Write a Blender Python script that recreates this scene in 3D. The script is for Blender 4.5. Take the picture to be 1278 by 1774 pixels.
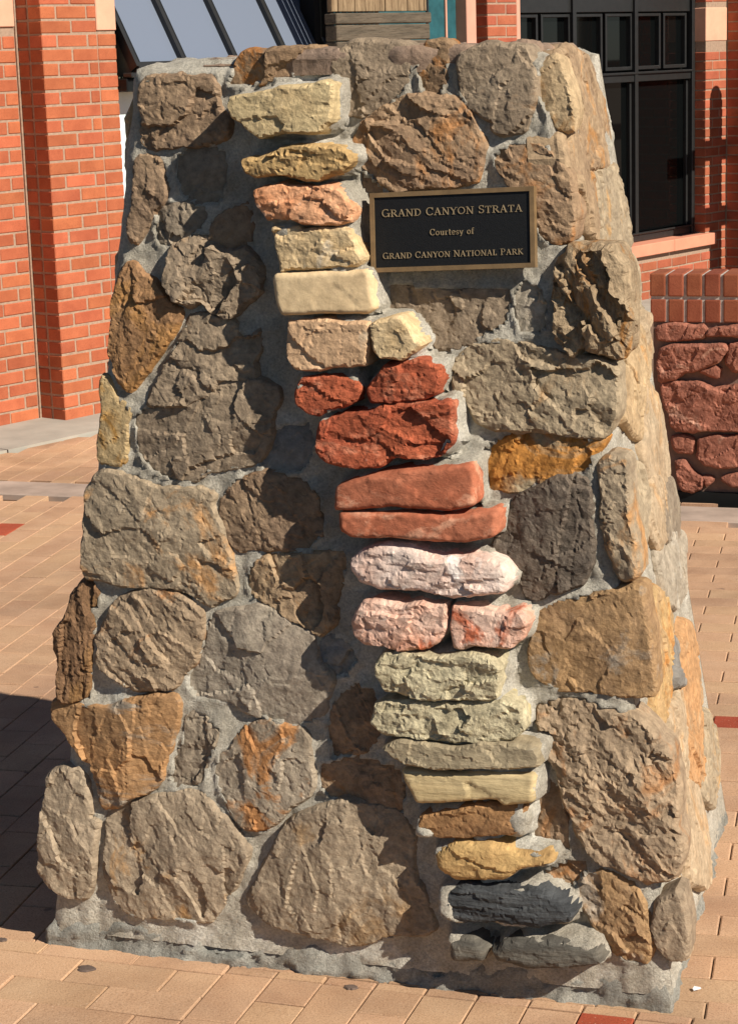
import bpy, bmesh, math, random
import numpy as np
from mathutils import Vector, Matrix, noise
from mathutils.geometry import delaunay_2d_cdt

# ------------------------------------------------------------------ clear
for o in list(bpy.data.objects):
    bpy.data.objects.remove(o, do_unlink=True)
scn = bpy.context.scene
COL = scn.collection
random.seed(7)

# ------------------------------------------------------------------ camera
CAM_H, FOC, PITCH, ROLL = 1.772, 3638.0, math.radians(12.4), math.radians(1.79)   # FOC in pixels of a 1278 px wide picture
cam = bpy.data.objects.new('camera', bpy.data.cameras.new('camera'))
COL.objects.link(cam)
cam.data.sensor_fit = 'HORIZONTAL'; cam.data.sensor_width = 36.0
cam.data.lens = 36.0 * FOC / 1278.0
cam.data.clip_start = 0.05; cam.data.clip_end = 600
fw = Vector((0, math.cos(PITCH), -math.sin(PITCH))); up0 = Vector((0, math.sin(PITCH), math.cos(PITCH))); rt0 = Vector((1, 0, 0))
rgt = rt0 * math.cos(ROLL) - up0 * math.sin(ROLL)
upv = up0 * math.cos(ROLL) + rt0 * math.sin(ROLL)
cam.matrix_world = Matrix(((rgt.x, upv.x, -fw.x, 0), (rgt.y, upv.y, -fw.y, 0), (rgt.z, upv.z, -fw.z, CAM_H), (0, 0, 0, 1)))
scn.camera = cam

# ------------------------------------------------------------------ sky and sun
SUN = Vector((1.004, -0.8165, 1.0)).normalized()          # direction towards the sun
world = bpy.data.worlds.new('World'); scn.world = world; world.use_nodes = True
nt = world.node_tree; nt.nodes.clear()
wo = nt.nodes.new('ShaderNodeOutputWorld'); bg = nt.nodes.new('ShaderNodeBackground'); sk = nt.nodes.new('ShaderNodeTexSky')
sk.sky_type = 'NISHITA'; sk.sun_disc = False
sk.sun_elevation = math.asin(SUN.z); sk.sun_rotation = math.atan2(SUN.x, SUN.y)
sk.altitude = 2100; sk.air_density = 0.8; sk.dust_density = 0.3
bg.inputs['Strength'].default_value = 0.05
nt.links.new(sk.outputs[0], bg.inputs[0]); nt.links.new(bg.outputs[0], wo.inputs[0])
sun = bpy.data.objects.new('sun', bpy.data.lights.new('sun', 'SUN')); COL.objects.link(sun)
sun.data.energy = 5.0; sun.data.angle = math.radians(0.5); sun.data.color = (1.0, 0.93, 0.83)
sun.location = (6, -4, 8); sun.rotation_euler = SUN.to_track_quat('Z', 'Y').to_euler()
scn.view_settings.view_transform = 'Standard'; scn.view_settings.look = 'None'
scn.view_settings.exposure = 0.3; scn.view_settings.gamma = 1.0
scn.view_settings.use_curve_mapping = False
scn.cycles.diffuse_bounces = 2

# ------------------------------------------------------------------ helpers
def lin(c):
    out = []
    for x in c[:3]:
        x = x / 255.0
        out.append(x / 12.92 if x <= .04045 else ((x + .055) / 1.055) ** 2.4)
    return (out[0], out[1], out[2], 1.0)

def tag(o, label=None, cat=None, group=None, kind=None):
    if label: o['label'] = label
    if cat: o['category'] = cat
    if group: o['group'] = group
    if kind: o['kind'] = kind
    return o

def empty(name, loc=(0, 0, 0), rz=0.0):
    o = bpy.data.objects.new(name, None); COL.objects.link(o)
    o.location = loc; o.rotation_euler = (0, 0, rz); o.empty_display_size = .1
    return o

def link(name, me, parent=None, loc=(0, 0, 0), rot=(0, 0, 0)):
    o = bpy.data.objects.new(name, me); COL.objects.link(o)
    if parent: o.parent = parent
    o.location = loc; o.rotation_euler = rot
    return o

def mesh(name, verts, faces, mat, smooth=False):
    me = bpy.data.meshes.new(name)
    me.from_pydata([tuple(map(float, v)) for v in verts], [], [tuple(f) for f in faces])
    me.update()
    if mat: me.materials.append(mat)
    if smooth:
        me.polygons.foreach_set('use_smooth', [True] * len(me.polygons))
    return me

def box_vf(x0, x1, y0, y1, z0, z1, off=0):
    v = [(x0, y0, z0), (x1, y0, z0), (x1, y1, z0), (x0, y1, z0), (x0, y0, z1), (x1, y0, z1), (x1, y1, z1), (x0, y1, z1)]
    f = [(0, 3, 2, 1), (4, 5, 6, 7), (0, 1, 5, 4), (1, 2, 6, 5), (2, 3, 7, 6), (3, 0, 4, 7)]
    return v, [tuple(i + off for i in q) for q in f]

def bevel_box(name, lx, ly, lz, b, mat, seg=1):
    bm = bmesh.new(); bmesh.ops.create_cube(bm, size=1.0)
    bmesh.ops.scale(bm, vec=(lx, ly, lz), verts=bm.verts)
    bmesh.ops.bevel(bm, geom=list(bm.edges), offset=b, segments=seg, affect='EDGES', profile=.6)
    me = bpy.data.meshes.new(name); bm.to_mesh(me); bm.free()
    me.materials.append(mat)
    return me

def part_box(name, parent, x0, x1, y0, y1, z0, z1, mat, b=.004):
    me = bevel_box(name, x1 - x0, y1 - y0, z1 - z0, b, mat)
    return link(name, me, parent, ((x0 + x1) / 2, (y0 + y1) / 2, (z0 + z1) / 2))

class NT:
    def __init__(s, name):
        s.m = bpy.data.materials.new(name); s.m.use_nodes = True
        s.t = s.m.node_tree; s.t.nodes.clear()
        s.out = s.n('ShaderNodeOutputMaterial'); s.b = s.n('ShaderNodeBsdfPrincipled')
        s.l(s.b.outputs[0], s.out.inputs[0])
        s.b.inputs['Roughness'].default_value = .9
        s.b.inputs['Specular IOR Level'].default_value = .25
    def n(s, k): return s.t.nodes.new(k)
    def l(s, a, b): s.t.links.new(a, b)
    def coord(s, scale=(1, 1, 1), rnd=True):
        tc = s.n('ShaderNodeTexCoord'); mp = s.n('ShaderNodeMapping'); mp.inputs['Scale'].default_value = scale
        if rnd:
            oi = s.n('ShaderNodeObjectInfo'); mul = s.n('ShaderNodeMath'); mul.operation = 'MULTIPLY'; mul.inputs[1].default_value = 37.0
            cb = s.n('ShaderNodeCombineXYZ'); ad = s.n('ShaderNodeVectorMath'); ad.operation = 'ADD'
            s.l(oi.outputs['Random'], mul.inputs[0])
            for i in range(3): s.l(mul.outputs[0], cb.inputs[i])
            s.l(tc.outputs['Object'], ad.inputs[0]); s.l(cb.outputs[0], ad.inputs[1]); s.l(ad.outputs[0], mp.inputs[0])
        else:
            s.l(tc.outputs['Object'], mp.inputs[0])
        return mp.outputs[0]
    def noise(s, vec, scale, detail=4, rough=.55, dist=0.0):
        n = s.n('ShaderNodeTexNoise'); n.inputs['Scale'].default_value = scale; n.inputs['Detail'].default_value = detail
        n.inputs['Roughness'].default_value = rough; n.inputs['Distortion'].default_value = dist
        s.l(vec, n.inputs['Vector']); return n.outputs['Fac']
    def ramp(s, fac, p0, p1, c0=(0, 0, 0, 1), c1=(1, 1, 1, 1)):
        r = s.n('ShaderNodeValToRGB'); r.color_ramp.elements[0].position = p0; r.color_ramp.elements[1].position = p1
        r.color_ramp.elements[0].color = c0; r.color_ramp.elements[1].color = c1
        s.l(fac, r.inputs[0]); return r.outputs[0]
    def mix(s, fac, a, b, mode='MIX'):
        m = s.n('ShaderNodeMix'); m.data_type = 'RGBA'; m.blend_type = mode
        for val, sock in ((fac, m.inputs[0]), (a, m.inputs[6]), (b, m.inputs[7])):
            if isinstance(val, (tuple, float, int)): sock.default_value = val
            else: s.l(val, sock)
        return m.outputs[2]
    def bump(s, h, strength, dist, prev=None):
        b = s.n('ShaderNodeBump'); b.inputs['Strength'].default_value = strength; b.inputs['Distance'].default_value = dist
        s.l(h, b.inputs['Height'])
        if prev is not None: s.l(prev, b.inputs['Normal'])
        return b.outputs[0]
    def hsv(s, col, h=0.0, sat=0.0, val=.15):
        oi = s.n('ShaderNodeObjectInfo'); x = s.n('ShaderNodeHueSaturation')
        mr = s.n('ShaderNodeMapRange'); mr.inputs[3].default_value = 1 - val; mr.inputs[4].default_value = 1 + val
        s.l(oi.outputs['Random'], mr.inputs[0]); s.l(mr.outputs[0], x.inputs['Value'])
        if h:
            m2 = s.n('ShaderNodeMath'); m2.operation = 'MULTIPLY'; m2.inputs[1].default_value = 7.31
            m3 = s.n('ShaderNodeMath'); m3.operation = 'FRACT'; m4 = s.n('ShaderNodeMapRange')
            m4.inputs[3].default_value = .5 - h; m4.inputs[4].default_value = .5 + h
            s.l(oi.outputs['Random'], m2.inputs[0]); s.l(m2.outputs[0], m3.inputs[0]); s.l(m3.outputs[0], m4.inputs[0]); s.l(m4.outputs[0], x.inputs['Hue'])
        s.l(col, x.inputs['Color']); return x.outputs[0]
    def fin(s, col, nrm=None, rough=None):
        if isinstance(col, tuple): s.b.inputs['Base Color'].default_value = col
        else: s.l(col, s.b.inputs['Base Color'])
        if nrm is not None: s.l(nrm, s.b.inputs['Normal'])
        if rough is not None: s.b.inputs['Roughness'].default_value = rough
        return s.m

def stone_mat(name, c1, c2, c3, patch=.55, scale=9.0, speck=.35, bump=.5, grain=(1, 1, 1), pale=.66):
    t = NT(name); v = t.coord(grain); v2 = t.coord()
    a = t.ramp(t.noise(v, scale, 6, .62, .6), .36, .64)
    col = t.mix(a, lin(c1), lin(c2))
    p = t.ramp(t.noise(v, scale * .75, 7, .66, 1.2), patch, patch + .09)
    col = t.mix(p, col, lin(c3))
    # weathered pale film and dark mineral flecks, each with its own outline
    w = t.ramp(t.noise(v2, scale * 2.2, 8, .75), pale, pale + .09)
    w2 = t.mix(.55, (0, 0, 0, 1), w)
    col = t.mix(w2, col, lin((198, 190, 176)))
    k = t.ramp(t.noise(v, 70, 5, .7), .30, .62, (1 - speck, 1 - speck, 1 - speck, 1), (1 + speck * .35,) * 3 + (1,))
    col = t.mix(1.0, col, k, 'MULTIPLY')
    m = t.ramp(t.noise(v, 24, 6, .65), .3, .7, (.72, .71, .70, 1), (1.14, 1.14, 1.14, 1))
    col = t.mix(1.0, col, m, 'MULTIPLY')
    b1 = t.bump(t.noise(v, 34, 8, .68, .4), bump, .012)
    b2 = t.bump(t.noise(v2, 170, 6, .7), bump * .8, .0035, b1)
    return t.fin(col, b2, .88)

# ------------------------------------------------------------------ materials
def plain_mat(name, c, rough=.8, val=.0, nscale=30, nstr=.15, bump=.0, spec=.25):
    t = NT(name); v = t.coord()
    k = t.ramp(t.noise(v, nscale, 5, .6), .3, .7, (1 - nstr,) * 3 + (1,), (1 + nstr * .5,) * 3 + (1,))
    col = t.mix(1.0, lin(c), k, 'MULTIPLY')
    if val: col = t.hsv(col, 0, 0, val)
    t.b.inputs['Specular IOR Level'].default_value = spec
    nb = t.bump(t.noise(v, nscale * 4, 5, .6), bump, .003) if bump else None
    return t.fin(col, nb, rough)

def brick_mat(name, c1, c2, val=.15, hue=.004):
    t = NT(name); v = t.coord()
    col = t.mix(t.ramp(t.noise(v, 9, 5, .6), .35, .65), lin(c1), lin(c2))
    k = t.ramp(t.noise(v, 220, 3, .6), .28, .5, (.72, .7, .68, 1), (1, 1, 1, 1))
    col = t.mix(1.0, col, k, 'MULTIPLY')
    ef = t.ramp(t.noise(v, 26, 6, .7), .68, .8)
    col = t.mix(t.mix(.35, (0, 0, 0, 1), ef), col, lin((205, 180, 160)))
    col = t.hsv(col, hue, 0, val)
    n = t.bump(t.noise(v, 120, 6, .7), .45, .003)
    return t.fin(col, n, .85)

def paver_mat(name, c1, c2, val=.08, hue=.004):
    t = NT(name); v = t.coord()
    tc = t.n('ShaderNodeNewGeometry'); wp = tc.outputs['Position']
    col = t.mix(t.ramp(t.noise(v, 7, 5, .6), .3, .7), lin(c1), lin(c2))
    col = t.hsv(col, hue, 0, val)
    dirt = t.ramp(t.noise(wp, 1.7, 7, .62, .5), .42, .72, (1, 1, 1, 1), (.62, .61, .63, 1))
    col = t.mix(1.0, col, dirt, 'MULTIPLY')
    sp = t.ramp(t.noise(wp, 260, 3, .7), .30, .52, (.62, .58, .55, 1), (1, 1, 1, 1))
    col = t.mix(1.0, col, sp, 'MULTIPLY')
    lt = t.ramp(t.noise(wp, 190, 2, .6), .66, .74)
    col = t.mix(t.mix(.5, (0, 0, 0, 1), lt), col, lin((226, 206, 182)))
    spot = t.ramp(t.noise(wp, 16, 2, .5), .74, .78)
    col = t.mix(t.mix(.55, (0, 0, 0, 1), spot), col, lin((92, 74, 66)))
    n = t.bump(t.noise(wp, 150, 6, .7), .5, .003)
    return t.fin(col, n, .9)

def mortar_mat(name, c1, c2, c3, bump=.7):
    t = NT(name); v = t.coord(rnd=False)
    col = t.mix(t.ramp(t.noise(v, 11, 7, .66, .5), .36, .66), lin(c1), lin(c2))
    col = t.mix(t.ramp(t.noise(v, 5, 6, .7, .8), .54, .68), col, lin(c3))
    col = t.mix(t.mix(.3, (0, 0, 0, 1), t.ramp(t.noise(v, 3.1, 7, .7, 1.0), .52, .66)), col, lin((150, 132, 108)))
    k = t.ramp(t.noise(v, 190, 4, .7), .3, .62, (.66, .66, .66, 1), (1.1, 1.1, 1.1, 1))
    col = t.mix(1.0, col, k, 'MULTIPLY')
    b1 = t.bump(t.noise(v, 48, 8, .72), bump, .010)
    b2 = t.bump(t.noise(v, 260, 5, .7), bump, .003, b1)
    return t.fin(col, b2, .95)

def glass_mat(name, c, rough=.06):
    t = NT(name); v = t.coord()
    t.b.inputs['Specular IOR Level'].default_value = .3
    n = t.bump(t.noise(v, 2.2, 2, .5), .05, .01)
    return t.fin(lin(c), n, rough)

def wood_mat(name, c1, c2, grain):
    t = NT(name); v = t.coord(grain)
    col = t.mix(t.ramp(t.noise(v, 12, 7, .7, .4), .34, .64), lin(c1), lin(c2))
    k = t.ramp(t.noise(v, 45, 5, .75), .32, .5, (.5, .47, .44, 1), (1, 1, 1, 1))
    col = t.mix(1.0, col, k, 'MULTIPLY')
    return t.fin(col, t.bump(t.noise(v, 30, 6, .7), .6, .006), .85)

M = {}
M['mortar'] = mortar_mat('mortar', (214, 206, 188), (176, 167, 149), (228, 222, 207), 1.0)
M['plinth'] = mortar_mat('plinth_concrete', (176, 172, 160), (144, 142, 131), (196, 192, 178), 1.0)
M['wallmortar'] = plain_mat('brick_mortar', (170, 144, 122), .95, 0, 60, .25, .3)
M['brick'] = brick_mat('orange_brick', (188, 108, 73), (170, 93, 62))
M['brick2'] = brick_mat('far_orange_brick', (180, 102, 74), (162, 88, 62))
M['capbrick'] = brick_mat('brown_cap_brick', (156, 90, 63), (138, 74, 51))
M['paver'] = paver_mat('tan_paver', (206, 169, 134), (193, 153, 118))
M['redpaver'] = paver_mat('red_paver', (186, 92, 62), (172, 80, 54))
M['sand'] = plain_mat('joint_sand', (140, 116, 96), .95, 0, 90, .35)
M['band'] = plain_mat('grey_band', (176, 156, 140), .95, 0, 6, .3, .3)
M['added_asphalt'] = plain_mat('added_asphalt', (62, 61, 60), .95, 0, 40, .4, .5)  # dark surface for the added road, keeps bounce light low
M['capmortar'] = plain_mat('pale_cap_mortar', (196, 186, 174), .95, 0, 60, .25, .3)
M['lowmortar'] = plain_mat('dark_wall_mortar', (142, 114, 98), .95, 0, 30, .3, .4)
M['concrete'] = plain_mat('sidewalk_concrete', (172, 166, 152), .95, 0, 5, .18, .3)
M['sandstone'] = plain_mat('dressed_sandstone', (226, 172, 142), .9, .04, 8, .14, .3)
M['sill'] = plain_mat('pink_sill', (222, 150, 120), .9, .04, 8, .12, .2)
M['jamb'] = plain_mat('salmon_jamb', (212, 158, 134), .85, 0, 10, .12)
M['frame'] = plain_mat('dark_frame', (40, 40, 39), .4, 0, 20, .2, 0, .5)
M['glass'] = glass_mat('dark_glass', (12, 14, 14))
M['roofglass'] = glass_mat('blue_grey_glass', (112, 121, 136), .26)
M['white'] = plain_mat('white_paint', (226, 240, 238), .7, 0, 6, .04)
M['teal'] = plain_mat('teal_paint', (44, 92, 98), .6, 0, 14, .35)
M['olive'] = plain_mat('olive_panel', (92, 92, 78), .8, 0, 10, .2)
M['black'] = plain_mat('black_metal', (22, 24, 24), .5, 0, 10, .2)
M['plank'] = wood_mat('pale_timber', (168, 144, 112), (124, 102, 76), (3, 3, .35))
M['beam'] = wood_mat('grey_timber', (112, 100, 84), (84, 76, 64), (.3, 3, 3))
M['fence'] = wood_mat('fence_timber', (120, 92, 64), (92, 70, 50), (3, 3, .3))
M['bronze'] = plain_mat('bronze_rim', (134, 108, 74), .45, 0, 40, .25, .1, .5)
M['plaqueblack'] = plain_mat('black_plaque_ground', (20, 20, 20), .55, 0, 120, .3, .3, .4)
M['letter'] = plain_mat('bronze_letters', (158, 138, 106), .45, 0, 40, .2, 0, .5)
M['paper'] = plain_mat('white_paper', (240, 240, 240), .9)
M['gum'] = plain_mat('dark_gum', (104, 88, 78), .9, 0, 60, .3)

def S(name, c1, c2, c3, *a, **k):
    return stone_mat(name, c1, c2, c3, *a, **k)
def F(name, c1, c2, c3, patch=.6, *a, **k):            # field stones: greyed towards one common tan
    g = lambda c, w: tuple(x * (1 - w) + y * w for x, y in zip(c, (188, 169, 142)))
    return stone_mat(name, g(c1, .33), g(c2, .27), g(c3, .12), patch - .035, *a, **k)
ST = {
 'br': F('brown_stone', (152, 122, 92), (126, 100, 78), (164, 118, 76), .60),
 'bg': F('brown_grey_stone', (156, 136, 112), (132, 114, 94), (160, 124, 88), .64),
 'gb': F('grey_brown_stone', (148, 136, 118), (124, 110, 94), (150, 120, 90), .66),
 'bt': F('brown_tan_stone', (176, 146, 110), (146, 118, 90), (186, 134, 80), .58),
 'rub': F('rusty_brown_stone', (158, 122, 84), (120, 92, 68), (182, 112, 46), .50),
 'ru': F('rust_stone', (164, 112, 64), (140, 98, 64), (178, 128, 74), .55),
 'yt': F('yellow_tan_stone', (196, 166, 112), (166, 142, 104), (196, 146, 76), .55),
 'bl': F('blue_grey_stone', (136, 138, 138), (112, 114, 116), (150, 146, 138), .62, 9, .3),
 'ol': F('olive_grey_stone', (170, 150, 122), (142, 126, 104), (190, 142, 92), .56),
 'gr': F('grey_stone', (166, 156, 140), (146, 134, 120), (176, 138, 92), .66, 7),
 'pb': F('pinkish_brown_stone', (170, 144, 114), (146, 124, 100), (172, 124, 82), .58),
 'pb2': F('mauve_brown_stone', (160, 142, 118), (140, 124, 104), (158, 130, 96), .62, 7),
 'dr': F('dark_rust_stone', (134, 90, 54), (100, 68, 44), (150, 110, 66), .60, 10, .5, .8, (2, 2, .5)),
 'og': F('orange_rust_stone', (182, 126, 72), (156, 114, 72), (150, 138, 122), .54, 8, .35, .5, (.7, .7, 1.8)),
 'gt': F('grey_tan_stone', (166, 148, 124), (144, 127, 106), (176, 136, 90), .64),
 'gro': F('grey_orange_stone', (164, 152, 134), (136, 122, 104), (182, 126, 76), .55),
 'ta': F('tan_stone', (206, 176, 132), (180, 150, 110), (196, 146, 90), .60),
 'tp': F('pale_tan_stone', (198, 176, 144), (178, 152, 120), (196, 160, 118), .58),
 'tg': F('tan_grey_stone', (178, 160, 130), (152, 136, 112), (186, 146, 96), .60),
 'gd': F('golden_stone', (208, 166, 100), (186, 150, 104), (200, 140, 76), .55),
 'og2': F('orange_stone', (206, 144, 86), (184, 136, 90), (176, 150, 116), .60),
 'rb': F('red_brown_stone', (166, 132, 98), (138, 106, 80), (174, 120, 72), .56),
 'gl': F('light_grey_stone', (180, 170, 152), (152, 142, 126), (192, 184, 168), .60),
 'cr': F('cracked_tan_stone', (186, 160, 124), (150, 126, 96), (178, 122, 62), .58, 8, .4, .8, (2, 2, .7)),
 'bp': F('brown_pink_stone', (172, 154, 124), (150, 132, 106), (168, 136, 98), .62, 7),
 'rg': F('rust_grey_stone', (162, 146, 114), (146, 130, 102), (188, 124, 52), .52, 6),
 'ba': F('dark_basalt', (98, 86, 76), (78, 70, 64), (120, 104, 88), .66, 10, .4, .9),
 'ro': F('rusty_ochre_stone', (168, 126, 78), (142, 108, 74), (166, 152, 134), .58, 8),
 'creamy': S('cream_sandstone', (216, 194, 148), (194, 168, 124), (178, 148, 104), .64),
 'yellow': S('yellow_sandstone', (208, 174, 120), (182, 148, 98), (170, 138, 92), .62),
 'orangepink': S('orange_pink_limestone', (236, 184, 142), (222, 152, 106), (244, 216, 188), .58),
 'cream': S('cream_limestone', (232, 206, 162), (208, 176, 128), (240, 224, 196), .60),
 'smoothcream': S('smooth_cream_block', (232, 204, 160), (220, 190, 146), (236, 214, 176), .60, 6, .12, .18),
 'tanstone': S('pinkish_tan_block', (222, 184, 144), (204, 166, 128), (236, 212, 178), .60, 7, .2, .4),
 'red': S('red_sandstone', (194, 104, 70), (166, 84, 58), (208, 132, 100), .54, 11, .4, .8, (1, 1, 1.6), .66),
 'salmon': S('smooth_salmon_block', (198, 124, 92), (178, 102, 72), (218, 158, 126), .56, 9, .22, .35, (1, 1, 1.5), .66),
 'pinkwhite': S('white_pink_granite', (238, 216, 200), (226, 190, 170), (246, 232, 220), .52, 14, .25, .45, (1, 1, 1), .58),
 'pink': S('pink_granite', (234, 198, 176), (220, 164, 136), (204, 116, 82), .56, 10, .3, .6, (1, 1, 1), .58),
 'greencream': S('greenish_cream_limestone', (222, 209, 172), (188, 175, 142), (228, 208, 152), .60, 11, .4, .9),
 'olivetan': S('olive_tan_slab', (176, 160, 130), (150, 136, 110), (206, 197, 174), .58, 8, .25, .4, (.6, .6, 2)),
 'palegold': S('pale_gold_slab', (214, 192, 146), (196, 170, 122), (220, 206, 172), .56, 7, .2, .3, (.4, .4, 3)),
 'umber': S('brown_orange_slab', (178, 136, 90), (152, 114, 78), (190, 150, 104), .58),
 'gold': S('golden_tan_stone', (208, 172, 114), (182, 146, 96), (196, 158, 108), .58, 8, .25, .45, (1, 1, 1), .74),
 'schist': S('blue_black_schist', (88, 90, 90), (60, 62, 64), (136, 136, 130), .57, 10, .4, .6, (.35, .35, 3), .72),
 'greyschist': S('grey_schist', (118, 112, 100), (92, 88, 80), (140, 132, 118), .60, 10, .3, .5, (.3, .3, 3), .72),
 'redwall': S('red_wall_sandstone', (172, 112, 90), (142, 90, 72), (200, 152, 128), .58, 7, .3, .6, (1, 1, 1), .76),
 'flag': S('cap_flagstone', (164, 138, 116), (140, 120, 104), (176, 140, 112), .58),
}

# ------------------------------------------------------------------ stone building
def parse(s):
    return np.array([[float(a) / 1000, float(b) / 1000] for a, b in (t.split(',') for t in s.split())])

def area(P):
    x, y = P[:, 0], P[:, 1]
    return .5 * np.sum(x * np.roll(y, -1) - np.roll(x, -1) * y)

def resample(P, step, cut=.07):
    Q = []
    n = len(P)
    for i in range(n):                       # corner cutting keeps some angularity
        a, b = P[i], P[(i + 1) % n]
        Q += [a * (1 - cut) + b * cut, a * cut + b * (1 - cut)]
    Q = np.array(Q); C2 = np.vstack([Q, Q[:1]])
    seg = np.linalg.norm(np.diff(C2, axis=0), axis=1); cum = np.concatenate([[0], np.cumsum(seg)])
    m = max(14, int(cum[-1] / step)); t = np.linspace(0, cum[-1], m, endpoint=False)
    return np.stack([np.interp(t, cum, C2[:, 0]), np.interp(t, cum, C2[:, 1])], 1)

def poly_dist(pts, P):
    """unsigned distance of pts to the outline P, and an inside mask"""
    A = P; B = np.roll(P, -1, axis=0); best = np.full(len(pts), 1e9); ins = np.zeros(len(pts), bool)
    for a, b in zip(A, B):
        ab = b - a; L = ab @ ab
        t = np.clip(((pts - a) @ ab) / max(L, 1e-12), 0, 1)
        d = np.linalg.norm(pts - (a + t[:, None] * ab), axis=1); best = np.minimum(best, d)
        c = ((a[1] > pts[:, 1]) != (b[1] > pts[:, 1]))
        xi = (b[0] - a[0]) * (pts[:, 1] - a[1]) / ((b[1] - a[1]) if b[1] != a[1] else 1e-12) + a[0]
        ins ^= c & (pts[:, 0] < xi)
    return best, ins

def centre(P):
    a = area(P); x, y = P[:, 0], P[:, 1]; xn, yn = np.roll(x, -1), np.roll(y, -1); c = x * yn - xn * y
    return np.array([np.sum((x + xn) * c), np.sum((y + yn) * c)]) / (6 * a)

def fbm(x, y, z, o=4, H=.9):
    return noise.fractal(Vector((x, y, z)), H, 2.1, o)

def stone_mesh(name, outline, H, rough, seed, mapf, mat, r0=.010, slope=.26, base=-.05, step=.005, aniso=2.2, flat=0, ang=None, grow=.009, lo=.70):
    rnd = random.Random(seed)
    P = np.array(outline)
    if area(P) < 0: P = P[::-1]
    P = resample(P, step); n = len(P); c = centre(P)
    for i in range(n):                                            # broken, uneven outline
        x, y = P[i]; k9 = .35 if rough < .45 else 1.0
        P[i] += np.array([fbm(x * 13 + seed, y * 13, 1.7, 4), fbm(x * 13, y * 13 + seed, 8.7, 4)]) * .0065 * k9 * min(1, abs(area(np.array(outline))) / .006)
    if not poly_dist(c[None], P)[1][0]: c = P.mean(0)
    tang = np.roll(P, -1, axis=0) - np.roll(P, 1, axis=0); tang /= np.maximum(np.linalg.norm(tang, axis=1), 1e-9)[:, None]
    nrm = np.stack([tang[:, 1], -tang[:, 0]], 1)                 # outward
    P = P + nrm * grow
    R = math.sqrt(abs(area(P)) / math.pi)
    x0, y0 = P.min(0); x1, y1 = P.max(0); g = []
    row = 0; y = y0
    while y < y1:
        x = x0 + (row % 2) * step / 2
        while x < x1:
            g.append((x + rnd.uniform(-.25, .25) * step, y + rnd.uniform(-.25, .25) * step)); x += step
        y += step * .866; row += 1
    g = np.array(g); e, ins = poly_dist(g, P); g = g[ins & (e > step * .55)]
    allp = np.vstack([P, g])
    res = delaunay_2d_cdt([Vector(p) for p in allp], [], [list(range(n))], 1, 1e-6)
    V = np.array([(p.x, p.y) for p in res[0]]); tris = [tuple(f) for f in res[2]]
    idx = [-1] * n                                               # where the outline vertices went
    for k, src in enumerate(res[3]):
        for q in src:
            if q < n: idx[q] = k
    e, _ = poly_dist(V, P)
    planes = []
    for k in range(7):
        a = k / 7 * 2 * math.pi + rnd.uniform(-.4, .4); s = rnd.uniform(.3, 1.0) * slope
        planes.append((math.cos(a) * s, math.sin(a) * s, H * (rnd.uniform(.98, 1.22) if not flat else rnd.uniform(1.0, 1.1))))
    planes.append((rnd.uniform(-.06, .06), rnd.uniform(-.06, .06), H * 1.02))
    if ang is None: ang = rnd.uniform(0, math.pi)
    ca, sa = math.cos(ang), math.sin(ang); ox, oy = rnd.uniform(-50, 50), rnd.uniform(-50, 50)
    kR = min(1.0, R / .06); fs = rnd.uniform(.7, 1.45); rough = rough * rnd.uniform(.6, 1.2)
    if aniso == 2.2: aniso = rnd.uniform(1.0, 2.4)
    def rise(x, y):
        return max(.42 * H, min(p[2] + (x - c[0]) * p[0] + (y - c[1]) * p[1] for p in planes))
    def rough_pt(x, y, hh, w):
        a = (x * ca + y * sa); b = (-x * sa + y * ca) * aniso
        n1 = fbm(a * 6 + ox, b * 6 + oy, hh * 6, 3)
        q1 = Vector((a + ox, b + oy, 0)); f = 0.0
        for sc, tl in ((8.0 * fs, .07), (19.0 * fs, .048)):
            w1 = noise.noise_vector(q1 * sc * .9) * .35
            pt = noise.voronoi(q1 * sc + w1)[1][0]
            tv = noise.noise_vector(pt * 7.31 + Vector((seed, 3.7, 1.1)))
            dq = q1 * sc + w1 - pt
            f += (tv.x * dq.x + tv.y * dq.y) / sc * tl * 2.2 + tv.z * tl * .2 / sc
        n3 = fbm(x * 95 + oy, y * 95 + ox, hh * 95, 4); n4 = fbm(a * 38 + oy, b * 38, hh * 38, 3)
        cr = abs(fbm(a * 5 + 3 * ox, b * 5 + .35 * n1, seed, 3)); cr = max(0.0, 1 - cr / .022) if seed % 3 else 0.0
        hh += rough * w * kR * (.0028 * n1 + f + .0009 * n3 + .0013 * n4 - .0020 * cr)
        x += fbm(x * 26 + 9, y * 26 + ox, hh * 30, 3) * .003 * rough
        y += fbm(x * 26 + oy, y * 26 + 31, hh * 30, 3) * .003 * rough
        return x, y, hh
    out = []
    for i in range(len(V)):
        x, y = V[i]; q = min(1.0, e[i] / r0)
        prof = lo + (1 - lo) * math.sqrt(max(0, 1 - (1 - q) ** 2))
        out.append(rough_pt(x, y, rise(x, y) * prof, .45 + .55 * q))
    faces = list(tris); prev = idx
    for gr, fr in ((.0025, .34), (.001, .08), (0, None)):
        cur = []
        for k in range(n):
            x, y = P[k] + nrm[k] * gr
            out.append(rough_pt(x, y, rise(x, y) * fr, .3) if fr is not None else (x, y, base)); cur.append(len(out) - 1)
        for k in range(n):
            j = (k + 1) % n
            if prev[k] >= 0 and prev[j] >= 0: faces.append((cur[k], cur[j], prev[j], prev[k]))
        prev = cur
    org = Vector(mapf(c[0], c[1], 0))
    verts = [Vector(mapf(*p)) - org for p in out]
    return mesh(name, verts, faces, mat, rough < .6), org

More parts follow.
